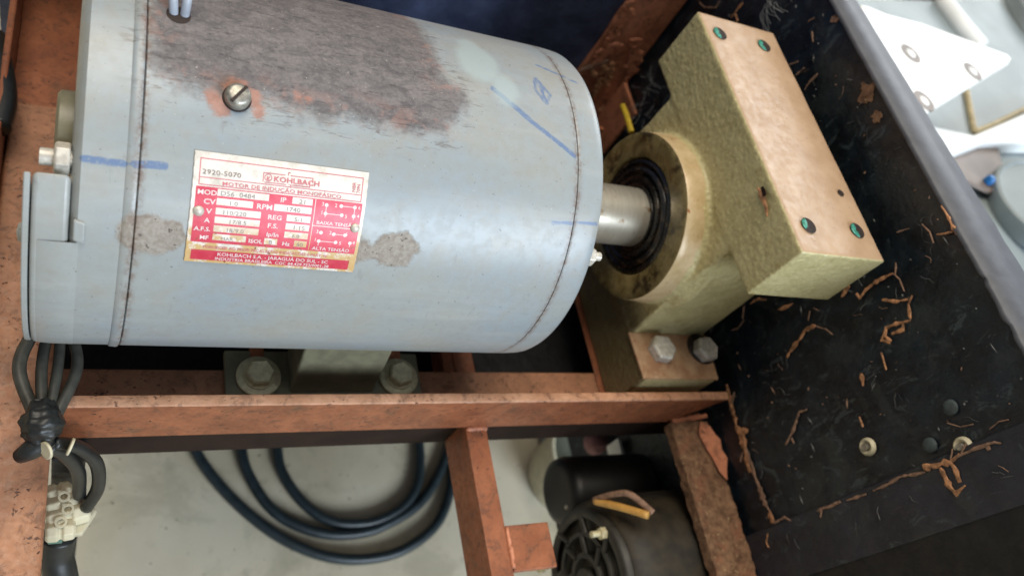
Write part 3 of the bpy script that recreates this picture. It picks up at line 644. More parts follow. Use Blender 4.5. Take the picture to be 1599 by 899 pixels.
# raised lug on the cover and the rounded bolt boss behind it
pa, pb = (-10.903, -8.249), (-10.586, -9.115)
b = B(); b.lathe([(-.05,.46),(.12,.44),(.3,.32),(.36,.05)], (-12.500, -5.131, 1.053), (-1,0,0), 24); obj('cap_nut', b, M['motor_plain'], MO, smooth=True)
b = B()
for a in (-57, -64):
    ca, sa_ = math.cos(math.radians(a)), math.sin(math.radians(a)); b.tube([(-12.2, sa_*8.2, ca*8.2), (-11.2, sa_*8.22, ca*8.22)], .05, 8)
a = -60.5; ca, sa_ = math.cos(math.radians(a)), math.sin(math.radians(a))
pass
b = B(); r_ = 8.25
for (dx0, dx1, a0, a1, h) in ((-10.98, -10.6, -55.5, -61, .12),):
    P = [];
    for rr in (r_-.05, r_+h):
        for (x_, a_) in ((dx0, a0), (dx1, a0-.8), (dx1, a1-.9), (dx0, a1)): P.append((x_, math.sin(math.radians(a_))*rr, math.cos(math.radians(a_))*rr))
    b.add(P, [(0,1,2,3),(4,5,6,7),(0,1,5,4),(1,2,6,5),(2,3,7,6),(3,0,4,7)])
obj('locating_lug', b, M['motor_plain'], MO, bevel=.07, seg=3)
# olive capacitor boss at the back of the bell
b = B(); b.lathe([(0, 1.5), (.52, 1.48), (.62, 1.35), (.63, .1)], (-11.1, -3.1, 4.7), (-1,0,0), 48); obj('bearing_boss', b, M['olive'], MO, smooth=True, auto=40)
# stud and nut
b = B(); b.tube([(-11.0,-4.98,5.55), (-12.1,-4.98,5.55)], .30, 14, smooth=False); st_ = obj('stud', b, M['zinc'], MO, smooth=True, auto=40)
for i in range(7):
    pass
b = B(); b.lathe([(0,.54),(.06,.58),(.42,.58),(.5,.48)], (-11.18,-4.98,5.55), (-1,0,0), 6); obj('nut', b, M['zinc'], MO, bevel=.04)
# nut on the right end
b = B(); b.hexa((10.2,-6.2,4.4), (1,0,0), .5, .5); obj('nut', b, M['zinc'], MO, bevel=.05)
b = B(); b.tube([(10.6,-6.2,4.4), (11.1,-6.2,4.4)], .22, 12, smooth=False); obj('stud', b, M['zinc'], MO, smooth=True, auto=40)
# slotted screw
def cylpt(x, s_, h=0):
    a = s_/RM; return Vector((x, math.sin(a)*(RM+h), math.cos(a)*(RM+h)))
x_, s_ = (-6.007, -3.046); a = s_/RM; nrm = Vector((0, math.sin(a), math.cos(a)))
b = B(); b.lathe([(0,.46),(.32,.46),(.44,.41),(.50,.3),(.51,.01)], cylpt(x_, s_), nrm, 40, caps=False); scr = obj('slotted_screw', b, M['steel'], MO, smooth=True, auto=45)
t1 = Vector((1,0,0)); t2 = nrm.cross(t1); dv = (t1*.62+t2*.78).normalized()*-1; dw = nrm.cross(dv); c0 = cylpt(x_, s_)+nrm*.485
b = B(); P = [c0+dv*s1*.41+dw*s2*.055+nrm*hh for hh in (-.05, .045) for (s1, s2) in ((-1,-1),(1,-1),(1,1),(-1,1))]
b.add(P, [(0,1,2,3),(4,5,6,7),(0,1,5,4),(1,2,6,5),(2,3,7,6),(3,0,4,7)]); obj('screw_slot', b, M['hole'], scr)
b = B(); b.lathe([(-.05,.52),(.012,.52),(.02,.47)], cylpt(x_, s_), nrm, 32); obj('screw_recess', b, M['hole'], scr, smooth=True)
# wire hole and the two sleeved wires
hx, hs = (-8.045, 0.113); a = hs/RM; nrm = Vector((0, math.sin(a), math.cos(a)))
b = B(); b.lathe([(-.1,.40),(.012,.42),(.02,.36),(.012,.01)], cylpt(hx, hs), nrm, 40, caps=False); obj('wire_grommet', b, M['hole'], MO, smooth=True, auto=40)
c0 = cylpt(hx, hs)
for dx, e in ((-.14, (-.9, 3.6, 3.2)), (.2, (.25, 3.7, 3.3))):
    b = B(); p0 = c0+Vector((dx, 0, -.3)); b.tube([p0, p0+Vector((e[0]*.15,.35,1.0)), p0+Vector((e[0]*.5,1.4,2.2)), p0+Vector(e)], .165, 12); obj('sleeved_wire', b, M['light_wire'], MO, smooth=True)
# mounting foot (front)
b = B()
foot = [(-3.9,-8.95),(6.75,-8.95),(6.75,-5.0),(-3.9,-5.0)]
b.prism(foot, 2, -9.06, -8.72); FT = obj('mounting_foot', b, M['olive'], MO, bevel=.08)
b = B(); vs = []; fs = []
# saddle rising from the foot to the shell
nx = 14
sec = []
for (y, z) in [(-7.45,-8.71),(-7.25,-8.45),(-7.1,-7.6),(-6.9,-6.4),(-6.6,-4.9),(-5.0,-4.8),(-5.0,-8.71)]: sec.append((y, z))
b.prism(sec, 0, -.7, 3.9); obj('saddle', b, M['olive'], MO, smooth=True, auto=50, bevel=.25, seg=4)
for cx in (-2.25, 5.42):
    b = B(); b.lathe([(0,.9),(.0,1.04),(.05,1.14),(.14,1.14),(.2,1.06),(.2,.3)], (cx,-6.55,-8.7), (0,0,1), 40, caps=False); w_ = obj('washer', b, M['zinc_yellow'], MO, smooth=True, auto=40)
    b = B(); b.lathe([(0,.8),(.02,.82),(.09,.8)], (cx,-6.55,-8.5), (0,0,1), 32); b.hexa((cx,-6.55,-8.42), (0,0,1), .74, .5, rot=18 if cx < 0 else 34); obj('bolt', b, M['zinc_yellow'], w_, bevel=.05, seg=2)
b = B(); b.box((-2.6,-8.9,-9.2),(-1.9,-8.2,-8.68)); obj('bolt_slot', b, M['brown'], MO)
for q in (-2.6, 5.05): b = B(); b.box((q,-5.9,-9.0),(q+.7,-4.8,-8.69)); obj('bolt_slot', b, M['brown'], MO)
# shaft
b = B(); b.lathe([(10.4,1.75),(19.0,1.75)], (0,0,0), (1,0,0), 72); obj('shaft', b, M['shaft'], MO, smooth=True, auto=40)

# ------------------------------------------------------------------ nameplate
NX0, NX1, NS1, NS0 = -7.33, -.92, -5.14, -9.30
NW, NH = NX1-NX0, NS1-NS0
k = N('nameplate_white'); c_ = k.mix(k.rng(k.noise(1.6, 6, .7), .45, .7), srgb(222, 214, 204), srgb(192, 184, 170))
yel = k.math('MULTIPLY', k.attr('stain'), k.rng(k.noise(2.2, 5, .7), .40, .52)); c_ = k.mix(k.math('MULTIPLY', yel, .85), c_, srgb(190, 150, 72))
c_ = k.mix(k.math('MULTIPLY', k.attr('stain'), k.rng(k.noise(6, 5, .7), .62, .68)), c_, srgb(110, 70, 40))
M['plate_white'] = k.out(c_, .36, .0, k.bump(k.noise(5, 4), .15, .01))
k = N('nameplate_red'); c_ = k.mix(k.rng(k.noise(3, 6, .7), .4, .7), srgb(190, 44, 66), srgb(202, 70, 86))
c_ = k.mix(k.math('MULTIPLY', k.attr('stain'), k.rng(k.noise(3, 5, .75), .56, .66)), c_, srgb(150, 66, 50))
M['plate_red'] = k.out(c_, .34, .1, None)
M['ink'] = simple('dark_stamped_ink', srgb(136, 122, 116), .5, 0, .2, 8, 0, 8)
M['ink_red'] = simple('faded_red_print', srgb(200, 110, 116), .45, 0, .15, 8, 0, 8)
M['ink_white'] = simple('white_print', srgb(226, 206, 202), .4, 0, .08, 8, 0, 8)
NP = None
def pmap(u, v, h): return cylpt(NX0+u*NW, NS1-v*NH, h)
def panel(rects, h, mat, name, par, nv=24):
    b = B(); b.keep = False
    for (u0, v0, u1, v1) in rects:
        m = max(1, int((v1-v0)*60)); mu = max(1, int((u1-u0)*12)); vs = []; fs = []
        for j in range(m+1):
            for i in range(mu+1): vs.append(pmap(u0+(u1-u0)*i/mu, v0+(v1-v0)*j/m, h))
        for j in range(m):
            for i in range(mu): q = j*(mu+1)+i; fs.append((q, q+mu+1, q+mu+2, q+1))
        b.add(vs, fs)
    b.keep = True
    o = obj(name, b, mat, par); at = o.data.attributes.new('stain', 'FLOAT', 'POINT')
    vv = []
    for p in b.v:
        v = (NS1-math.atan2(p.y, p.z)*RM)/NH; u = (p.x-NX0)/NW; vv.append(max(0, min(1, (v-.55)/.2))*(1 if v < .93 or u < .05 or u > .9 else .35))
    at.data.foreach_set('value', vv)
    return o
# plate body with thickness
b = B(); m = 40; vs = []; fs = []
for h in (.005, .055):
    for j in range(m+1):
        for i in range(13):
            e = .0012*math.sin(j*1.7+i) if i in (0, 12) else 0
            vs.append(pmap(i/12+e, j/m, h))
st = (m+1)*13
for j in range(m):
    for i in range(12):
        q = j*13+i; fs.append((q+1, q+14, q+13, q)); fs.append((st+q, st+q+13, st+q+14, st+q+1))
for i in range(12): fs.append((i, i+1, st+i+1, st+i)); q = m*13+i; fs.append((q+1, q, st+q, st+q+1))
for j in range(m): q = j*13; fs.append((q+13, q, st+q, st+q+13)); q = j*13+12; fs.append((q, q+13, st+q+13, st+q))
b.add(vs, fs); NP = obj('nameplate', b, M['plate_white'], MO)
at = NP.data.attributes.new('stain', 'FLOAT', 'POINT')
at.data.foreach_set('value', [max(0, min(1, ((NS1-math.atan2(p.y, p.z)*RM)/NH-.5)/.2)) for p in b.v])
H1, H2, H3 = .062, .069, .076
L = .0055
def frame_r(u0, v0, u1, v1, t=L): return [(u0, v0, u1, v0+t*1.5), (u0, v1-t*1.5, u1, v1), (u0, v0+t*1.5, u0+t, v1-t*1.5), (u1-t, v0+t*1.5, u1, v1-t*1.5)]
panel(frame_r(.03, .055, .97, .285)+[(.036, .215, .964, .2225)], H1, M['ink_red'], 'printed_border', NP)
RED = [(.02, .297, .98, .80), (.03, .875, .96, .975)]
panel(RED, H1, M['plate_red'], 'red_field', NP)
WB = [(.135,.305,.42,.365),(.555,.305,.675,.365),(.135,.385,.335,.445),(.455,.385,.675,.445),(.135,.47,.385,.53),(.535,.47,.675,.53),
 (.135,.55,.385,.61),(.535,.55,.675,.61),(.135,.63,.385,.69),(.535,.63,.675,.69),(.135,.71,.32,.77),(.425,.71,.5,.77),(.60,.71,.675,.77),(.535,.63,.675,.69)][:13]
WB += [(.69,.30,.694,.79),(.694,.545,.975,.552)]
panel(WB, H2, M['plate_white'], 'white_box', NP)
def text(s, u, v, size, mat, name, align='LEFT', h=H3, sx=1.0, rot=0, bold=0.0):
    c = bpy.data.curves.new('t', 'FONT'); c.body = s; c.size = 1.0; c.align_x = align; c.resolution_u = 2; c.offset = bold
    o = bpy.data.objects.new('t', c); COL.objects.link(o); dg = bpy.context.evaluated_depsgraph_get(); me = bpy.data.meshes.new_from_object(o.evaluated_get(dg))
    out = ([], [])
    for v_ in me.vertices:
        x, y = v_.co.x*size*sx, v_.co.y*size
        if rot: x, y = -y*1.0, x
        out[0].append(cylpt(NX0+u*NW+x, NS1-v*NH+y, h))
    for p in me.polygons: out[1].append(tuple(p.vertices))
    bpy.data.objects.remove(o); bpy.data.curves.remove(c); bpy.data.meshes.remove(me)
    TX.setdefault(mat, B()).add(out[0], out[1])
TX = {}
text('2920-5070', .045, .19, .25, 'ink', '', sx=1.25)
text('KOHLBACH', .435, .185, .27, 'ink_red', '', sx=1.2, bold=.02)
text('K', .395, .185, .22, 'ink_red', '', bold=.02)
text('MOTORES ELETRICOS', .52, .205, .06, 'ink_red', '', sx=1.4)
text('NBR', .925, .2, .2, 'ink_red', '', rot=1, sx=1.0); text('7094', .955, .205, .2, 'ink_red', '', rot=1, sx=.9)
text('MOTOR DE INDUÇÃO MONOFÁSICO', .5, .272, .2, 'ink_red', '', 'CENTER', sx=1.3, bold=.01)
for s_, u, v, sz in (('MOD.', .028, .365, .25), ('CV', .065, .445, .27), ('V', .085, .53, .27), ('A', .08, .61, .24), ('A.F.S.', .03, .69, .22), ('MF', .065, .77, .22),
   ('IP', .485, .36, .25), ('RPM', .355, .442, .27), ('REG', .425, .528, .25), ('F.S.', .43, .608, .25), ('Ip/In', .43, .69, .23), ('ISOL', .335, .767, .22), ('Hz', .53, .767, .22)):
    text(s_, u, v, sz, 'ink_white', '', sx=1.15, bold=.02)
for s_, u, v, sz in (('D56  0484', .15, .36, .24), ('21', .595, .36, .24), ('1.0', .2, .44, .23), ('1740', .52, .44, .24), ('110/220', .17, .525, .22), ('S-1', .58, .525, .22),
   ('17/8.5', .21, .605, .22), ('1.15', .575, .605, .24), ('18/9.0', .2, .685, .22), ('6.0', .58, .685, .2), ('B', .45, .765, .22), ('60', .615, .765, .22), ('MAR', .18, .765, .18)):
    text(s_, u, v, sz, 'ink', '', sx=1.2)
text('BAIXA TENSÃO', .712, .53, .19, 'ink_white', '', sx=1.2, bold=.015); text('ALTA TENSÃO', .712, .785, .19, 'ink_white', '', sx=1.2, bold=.01)
text('FORNECER AO PEDIR PEÇAS ESTAS INDICAÇÕES E PART. N.', .09, .855, .155, 'ink_red', '', sx=1.12, bold=.01)
text('KOHLBACH S.A. - JARAGUÁ DO SUL - SC', .5, .922, .2, 'ink_white', '', 'CENTER', sx=1.15, bold=.01)
text('INDÚSTRIA BRASILEIRA  CGC 84.429.752/0001-28', .5, .966, .175, 'ink_white', '', 'CENTER', sx=1.15, bold=.01)
for s_, u, v in (('3', .73, .355), ('2', .81, .355), ('6', .955, .355), ('1', .73, .435), ('5', .88, .45), ('4', .955, .435), ('3', .72, .62), ('2', .80, .62), ('6', .90, .62), ('1', .715, .70), ('5', .87, .715), ('4', .955, .70)):
    text(s_, u, v, .2, 'ink_white', '', h=H2, bold=.01)
def dot(u, v, r=.012):
    P = [pmap(u+r*math.cos(a*math.pi/5), v+r*1.5*math.sin(a*math.pi/5), H2) for a in range(10)]; TX['ink_white'].add(P[::-1], [tuple(range(10))])
lines = []
def ln(u0, v0, u1, v1, t=.004):
    if u0 == u1: lines.append((u0-t/2, min(v0, v1), u0+t/2, max(v0, v1)))
    else: lines.append((min(u0, u1), v0-t*.8, max(u0, u1), v0+t*.8))
ln(.76, .345, .76, .46); ln(.76, .425, .86, .425); ln(.85, .34, .935, .34); ln(.935, .34, .935, .46)
ln(.75, .61, .76, .61); ln(.83, .615, .90, .615); ln(.745, .695, .85, .695); ln(.745, .695, .745, .74); ln(.94, .69, .94, .73)
for q in ((.76,.345),(.86,.425),(.85,.34),(.935,.34),(.935,.425),(.76,.425),(.75,.61),(.83,.615),(.90,.615),(.85,.695),(.745,.695),(.94,.69)): dot(*q)
panel(lines, H2, M['ink_white'], 'wiring_diagram', NP)
# logo outline
panel([(.375,.115,.50,.122),(.53,.115,.66,.122),(.385,.198,.51,.205),(.545,.198,.645,.205),(.375,.122,.379,.198),(.66,.115,.664,.16),(.645,.16,.649,.205),(.515,.09,.519,.122),(.519,.09,.53,.096),(.535,.198,.539,.228)], H2, M['ink_red'], 'logo_outline', NP)
b = B()
for a in range(20):
    c1, s1, c2, s2 = math.cos(a*math.pi/10), math.sin(a*math.pi/10), math.cos((a+1)*math.pi/10), math.sin((a+1)*math.pi/10)
    P = [pmap(.405+c1*.022, .158+s1*.033, H2), pmap(.405+c2*.022, .158+s2*.033, H2), pmap(.405+c2*.018, .158+s2*.027, H2), pmap(.405+c1*.018, .158+s1*.027, H2)]; b.add(P, [(0,1,2,3)])
obj('logo_ring', b, M['ink_red'], NP)
for mt, b in TX.items(): obj('lettering', b, M[mt], NP)
for u, v in ((.045, .515), (.955, .535)):
    c0 = pmap(u, v, .05); nr = Vector((0, c0.y, c0.z)).normalized()
    b = B(); b.lathe([(0,.2),(.05,.19),(.11,.13),(.14,.04),(.142,.01)], c0, nr, 20); obj('rivet', b, M['zinc'], NP, smooth=True)

# ================================================================== gearbox
GB = thing('gearbox', (22.5, 0, -9), 'olive cast gearbox with tan machined top beside the black side panel', 'gearbox')
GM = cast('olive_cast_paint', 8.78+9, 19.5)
b = B()
b.box((19.55, -7.95, 4.72), (25.6, 8.5, 8.78))
b.prism([(-5.15,-5.5),(-5.15,5.5),(5.62,5.5),(5.75,1.0),(6.0,-5.5)], 0, 19.6, 25.45)
b.box((19.5, -8.3, -8.95), (25.4, 8.3, -4.9))
b.lathe([(-.9, 5.0), (.1, 5.15), (.6, 5.5), (1.2, 5.6)], (19.5, .05, .02), (1,0,0), 64)
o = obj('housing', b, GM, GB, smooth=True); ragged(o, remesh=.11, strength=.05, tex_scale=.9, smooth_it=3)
b = B(); b.box((19.15, -8.3, -9.08), (25.2, 9, -8.96)); obj('shim_plate', b, M['brown'], GB, bevel=.03)
# machined foot pad on top of the foot
b = B(); b.prism([(19.42,-8.36),(25.35,-8.38),(25.5,-5.25),(19.3,-5.2)], 2, -4.93, -4.72); o = obj('foot_pad', b, M['foot_top'], GB, bevel=.08, seg=3)
b = B()
b.lathe([(.03,4.96),(.10,5.0),(.5,5.03),(1.3,5.1)], (18.0,.05,.02), (1,0,0), 96, caps=False); obj('flange_rim', b, M['flange_rim'], GB, smooth=True, auto=60)
b = B(); b.lathe([(.04,4.985),(.0,4.93),(0,4.7),(.02,3.62),(.10,3.52),(.9,3.45)], (18.0,.05,.02), (1,0,0), 96, caps=False); obj('flange_face', b, M['flange_face'], GB, smooth=True, auto=50)
b = B(); b.lathe([(.4,3.5),(.12,3.4),(.08,3.2),(.26,3.12),(.28,3.0),(.08,2.92),(.05,2.72),(.24,2.62),(.26,2.5),(.06,2.42),(.03,2.2),(.2,2.1),(.2,1.98),(.02,1.92),(.02,1.82),(.25,1.76)], (18.0,.05,.02), (1,0,0), 96, caps=False); obj('shaft_seal', b, M['seal'], GB, smooth=True, auto=60)
# holes in the top
for (x, y), t in [((20.55,6.9),1), ((24.0,6.9),1), ((20.8,-6.3),0), ((24.42,-6.2),1), ((24.55,-3.79),2)]:
    z = 8.79; r = .44 if t < 2 else .2
    b = B(); b.lathe([(.06,r*1.05),(.05,r),(.045,.01)], (x, y, z), (0,0,1), 28, caps=False); h = obj('bolt_hole', b, M['hole'], GB, smooth=True)
    if t < 2:
        b = B(); b.lathe([(.056,r*1.0),(.09,r*.96),(.058,r*.25)], (x, y, z), (0,0,1), 20, caps=False, a0=60, a1=215 if t else 170); obj('thread_highlight', b, M['teal'], h, smooth=True)  # teal arc paints a highlight on the lit side of the bore
# chipped rust marks on the olive face
flake('chip', [[(19.450, -3.544, 7.984), (19.450, -4.276, 8.048), (19.450, -5.213, 7.809)]], 'orange_fibre', GB, w=.12, th=.03)
flake('chip', [[(19.450, -3.672, 8.211), (19.450, -4.185, 8.143)]], 'dark_brown', GB, w=.1, th=.04)
# foot bolts
for i, (x, y, r1) in enumerate(((21.2,-6.5,.9), (24.75,-6.45,.86))):
    b = B(); b.hexa((x,y,-4.72), (.03,-.05,1) if i else (0,0,1), r1, .7, rot=8+i*13); obj('bolt', b, M['zinc'], GB, bevel=.05)
b = B(); b.lathe([(.005,1.1),(.03,1.09),(.03,.3)], (24.7,-6.25,-4.73), (0,0,1), 28); obj('bolt_shade', b, M['hole'], GB, smooth=True)  # offset dark disc paints the second bolt's shadow on the pad

# ================================================================== motor leads at the left
LB = thing('cable_bundle', (-11.6, -9, -12), 'bundle of black motor leads taped together at the left corner', 'cable')
EN = (-11.595, -10.304, -5.200)
for i, (x0, y0, d) in enumerate([(-12.2,-5.9,0), (-11.75,-5.9,.1), (-11.3,-5.8,.2), (-11.0,-5.8,.3)]):
    p0 = Vector((x0, y0+.4, -5.6)); e = Vector(EN)+Vector((-.35+i*.24, .3, 0)); mid = (p0+e)/2+Vector(((-.62,-.15,.1,.55)[i], 0, .25))
    b = B(); b.tube([p0, mid, e], (.27,.23,.22,.24)[i], 10); obj('lead', b, M['lead'], LB, smooth=True)
tp = [(-11.696, -9.485, -5.000), (-11.691, -10.228, -4.900), (-11.675, -10.800, -5.200), (-11.578, -11.255, -5.600)]
b = B(); b.tube(tp, [.5,.62,.86,.7,.45,.3], 8); o = obj('black_tape', b, M['black_rubber'], LB, smooth=True); ragged(o, sub=2, strength=.34, tex_scale=.45)
b = B(); b.tube([(-11.640, -10.999, -5.400), (-12.091, -11.288, -5.600), (-12.427, -11.345, -6.000)], [.5,.4,.3], 12); obj('lead_end', b, M['black_rubber'], LB, smooth=True)
for pts in ([(-11.428, -11.124, -5.600), (-10.841, -11.123, -6.500), (-10.259, -11.220, -8.500), (-10.124, -11.508, -11.000)], [(-11.276, -10.992, -5.600), (-10.381, -10.830, -6.500), (-9.581, -11.046, -8.000), (-9.399, -11.512, -10.000), (-9.795, -11.984, -11.500)]):
    b = B(); b.tube(pts, .30, 12); obj('lead', b, M['black_rubber'], LB, smooth=True)
for c0, dr in (((-11.471, -11.507, -5.000), (1,.6,-.4)), ((-10.621, -11.155, -5.600), (1,-.3,-.2))):
    b = B(); b.lathe([(-.05,.31),(-.05,.37),(.05,.37),(.05,.31)], c0, dr, 18); obj('white_band', b, M['nylon'], LB, smooth=True)
# terminal strip hanging from them
TB = thing('terminal_block', (-10.723, -11.704, -12.000), 'yellowed white plastic terminal block below the taped leads', 'connector')
for i, (u0, v0, u1, v1) in enumerate([]): pass
for q0, q1, r in (((-11.487, -11.194, -12.000), (-10.446, -10.954, -12.000), .55), ((-11.498, -11.798, -12.000), (-9.989, -11.511, -12.000), .6), ((-11.413, -12.312, -12.000), (-9.646, -11.936, -12.000), .6), ((-11.429, -12.841, -12.000), (-10.191, -12.770, -12.000), .55)):
    q0 = Vector(q0); q1 = Vector(q1); dr = (q1-q0); L_ = dr.length
    b = B(); b.lathe([(0,r*.7),(.1,r*.95),(L_*.4,r),(L_*.45,r*.8),(L_*.55,r*.8),(L_*.6,r),(L_-.1,r*.95),(L_,r*.7)], q0, dr, 8); obj('terminal', b, M['nylon'], TB, bevel=.06)
b = B(); b.prism([(p[0], p[1]) for p in ((-11.180, -10.623, -12.400), (-10.575, -10.408, -12.400), (-9.304, -11.935, -12.400), (-9.904, -13.014, -12.400), (-11.162, -12.991, -12.400))], 2, -12.7, -12.2); obj('base_strip', b, M['nylon'], TB, bevel=.1)
for p in ((-10.748, -11.431, -11.400), (-10.557, -12.047, -11.400), (-10.808, -12.621, -11.400)):
    b = B(); b.lathe([(0,.27),(.06,.26),(.06,.16),(0,.15)], p, (0,0,1), 14, caps=False); obj('screw_well', b, M['nylon'], TB, smooth=True, auto=40)
LC = thing('lower_cable', (-11, -14, -16), 'thick black cable hanging below the white terminal block', 'cable')
b = B(); b.tube([(-10.858, -12.767, -13.000), (-10.916, -13.403, -14.000), (-10.669, -14.213, -15.000), (-10.095, -16.131, -18.000)], .75, 14); obj('jacket', b, M['black_rubber'], LC, smooth=True)
b = B(); b.box((-11.298, -13.279, -12.600), tuple(Vector((-11.298, -13.279, -12.600))+Vector((.6,.4,.4)))); obj('green_clip', b, simple('faded_green_plastic', srgb(96,126,112), .5), LC, bevel=.06)
# dark stuff beyond the left rail: loose wire
YL = thing('loose_wires', (-16.5, 8, -12), 'yellow and black loose wires beyond the left rail', 'cable')
b = B(); b.tube([(-15.222, 10.576, -7.500), (-14.990, 11.528, -7.600), (-14.979, 13.032, -7.900)], .22, 10); obj('yellow_wire', b, M['yellow_wire'], YL, smooth=True)
b = B(); b.tube([(-14.795, 6.513, -7.200), (-14.669, 8.264, -7.200), (-14.981, 10.538, -7.300), (-15.557, 13.462, -8.000)], .62, 12); obj('black_wire', b, M['black_rubber'], YL, smooth=True)

# ================================================================== cable coiled on the floor
PC = thing('coiled_cable', (6, -2, -45), 'dark blue-grey cable lying in loops on the pale floor', 'cable')
ZC = -44.3
for pts in ([(-1.339, 5.208, -44.400), (-0.263, 1.947, -44.400), (1.881, -1.355, -44.400), (4.569, -4.309, -44.400), (7.300, -6.456, -44.400), (10.690, -8.110, -44.400), (14.285, -8.705, -44.400), (18.172, -8.251, -44.400), (21.846, -6.214, -44.400), (23.923, -3.099, -44.400), (24.805, 0.276, -44.400), (25.106, 4.568, -44.400)],
            [(3.378, 6.402, -44.400), (3.534, 2.531, -44.400), (4.072, 0.022, -44.400), (5.767, -3.106, -44.400), (7.982, -4.940, -44.400), (10.871, -6.075, -44.400), (13.931, -6.284, -44.400), (16.546, -5.772, -44.400), (20.105, -4.151, -44.400), (22.589, -1.670, -44.400), (24.609, 1.694, -44.400), (25.558, 4.557, -44.400)],
            [(6.881, 6.345, -44.400), (6.839, 2.400, -44.400), (7.127, 0.167, -44.400), (8.456, -2.389, -44.400), (10.414, -4.358, -44.400), (12.787, -5.276, -44.400), (15.966, -5.228, -44.400), (18.762, -4.053, -44.400), (20.396, -2.207, -44.400), (21.217, 0.446, -44.400), (21.568, 4.653, -44.400)]):
    b = B(); b.tube(pts, .5, 12); obj('cable_loop', b, M['blue_cable'], PC, smooth=True)

# ================================================================== second motor below
SM = thing('small_motor', (22, -17, -22), 'dusty black motor with open fan slots under the frame', 'motor')
c2 = Vector((19.0,-17.64,-15.4)); 
b = B(); b.lathe([(.6,4.6),(.9,4.9),(2.2,5.15),(8.6,5.2)], c2, (1,0,0), 64); obj('body_shell', b, M['motor2_dust'], SM, smooth=True, auto=40)
b = B(); b.lathe([(.62,4.55),(.2,4.5),(0,4.25),(-.02,3.95),(.2,3.8)], c2, (1,0,0), 64, caps=False); obj('end_ring', b, M['motor2'], SM, smooth=True, auto=60)
b = B(); b.lathe([(.7,4.4),(.7,.1)], c2, (1,0,0), 48, caps=False); obj('dark_interior', b, M['cap_black'], SM)
for r0, r1 in ((3.05, 2.65), (1.75, 1.3)):
    b = B(); b.lathe([(.25,r0),(.02,r0-.06),(.02,r1+.06),(.25,r1)], c2, (1,0,0), 56, caps=False); obj('grille_ring', b, M['motor2'], SM, smooth=True, auto=50)
for i in range(8):
    a = math.radians(22+45*i); b = B()
    for (ra, rb, da) in ((1.6, 2.8, .18), (2.9, 4.1, .15)):
        p = Vector((c2.x+.1, c2.y+math.sin(a)*ra, c2.z+math.cos(a)*ra)); q = Vector((c2.x+.1, c2.y+math.sin(a+da)*rb, c2.z+math.cos(a+da)*rb))
        b.tube([p, q], .2, 8, smooth=False)
    obj('grille_spoke', b, M['motor2'], SM, smooth=True, auto=50)
b = B(); b.lathe([(.3,.8),(-.2,.75),(-.3,.5),(-.3,.01)], c2, (1,0,0), 32, caps=False); obj('hub', b, M['motor2'], SM, smooth=True, auto=50)
for p in ((18.900, -15.540, -12.059), (18.700, -15.697, -20.035)):
    b = B(); b.tube([Vector(p)+Vector((.5,0,0)), Vector(p)+Vector((-.9,0,0))], .2, 10, smooth=False); s_ = obj('through_bolt', b, M['zinc_yellow'], SM, smooth=True, auto=40)
    b = B(); b.hexa(Vector(p)+Vector((.1,0,0)), (-1,0,0), .4, .4); obj('nut', b, M['zinc_yellow'], s_, bevel=.03)
b = B(); b.lathe([(0,.1),(.05,1.7),(.35,2.3),(.9,2.5),(7.4,2.5),(7.6,2.2)], (20.3,-10.9,-18.7), (1,0,-.03), 40); b.box((20.9,-13.5,-20.5), (27.5,-11.0,-17.2)); o = obj('capacitor_cover', b, M['cap_black'], SM, smooth=True, auto=45)
b = B(); b.lathe([(0,.18),(-.1,.15),(-.14,.01)], (19.800, -12.498, -16.878), (1,0,0), 12); obj('screw', b, M['steel'], SM, smooth=True)
WR = thing('tan_lead_wires', (23, -13, -14), 'pair of tan wires looping over the small black motor', 'wire')
b = B(); b.tube([(19.000, -13.487, -12.176), (19.400, -14.345, -10.526), (20.200, -15.445, -8.885)], .24, 10); obj('wire', b, M['tan_wire'], WR, smooth=True)
b = B(); b.tube([(19.000, -13.372, -12.280), (19.300, -13.613, -10.394), (19.700, -14.008, -9.355), (20.600, -15.332, -8.846)], .2, 10); obj('wire', b, M['pale_fibre'], WR, smooth=True)
# things on the floor behind the small motor
BU = thing('white_tub', (41.659, 0.041, -44.900), 'pale plastic tub with rolled rim on the floor behind the small motor', 'tub')
c0 = Vector((37.966, -2.050, -38.000)); c0.z = -44.9
b = B(); b.lathe([(0,4.2),(7,4.9),(7.3,5.1),(7.5,5.0),(7.3,4.7),(.6,4.0),(.6,.01)], c0, (0,0,1), 48, caps=False); obj('tub_wall', b, M['nylon'], BU, smooth=True, auto=60)
b = B(); b.lathe([(7.2,5.15),(7.45,5.35),(7.7,5.25),(7.7,4.9),(7.3,4.85)], c0, (0,0,1), 48, caps=False); obj('rim', b, M['nylon'], BU, smooth=True)
TG = B(); p = Vector((27.300, -7.647, -19.828)); TG.box((27.2,p.y-.7,p.z-.9), (27.5,p.y+.7,p.z+.9)); top(obj('white_tag', TG, M['machine_white'], base=p, bevel=.08), 'small white square tag on the black panel above the small motor', 'tag')
RG = B(); p = Vector((27.000, -6.580, -20.794)); RG.lathe([(0,.2),(.2,.8),(1.2,1.0),(1.8,.5),(1.9,.1)], p, (0,.3,-1), 12); o = top(obj('pink_rag', RG, M['pink'], base=p, smooth=True), 'dull pink rag scrap beside the small white tag', 'rag')

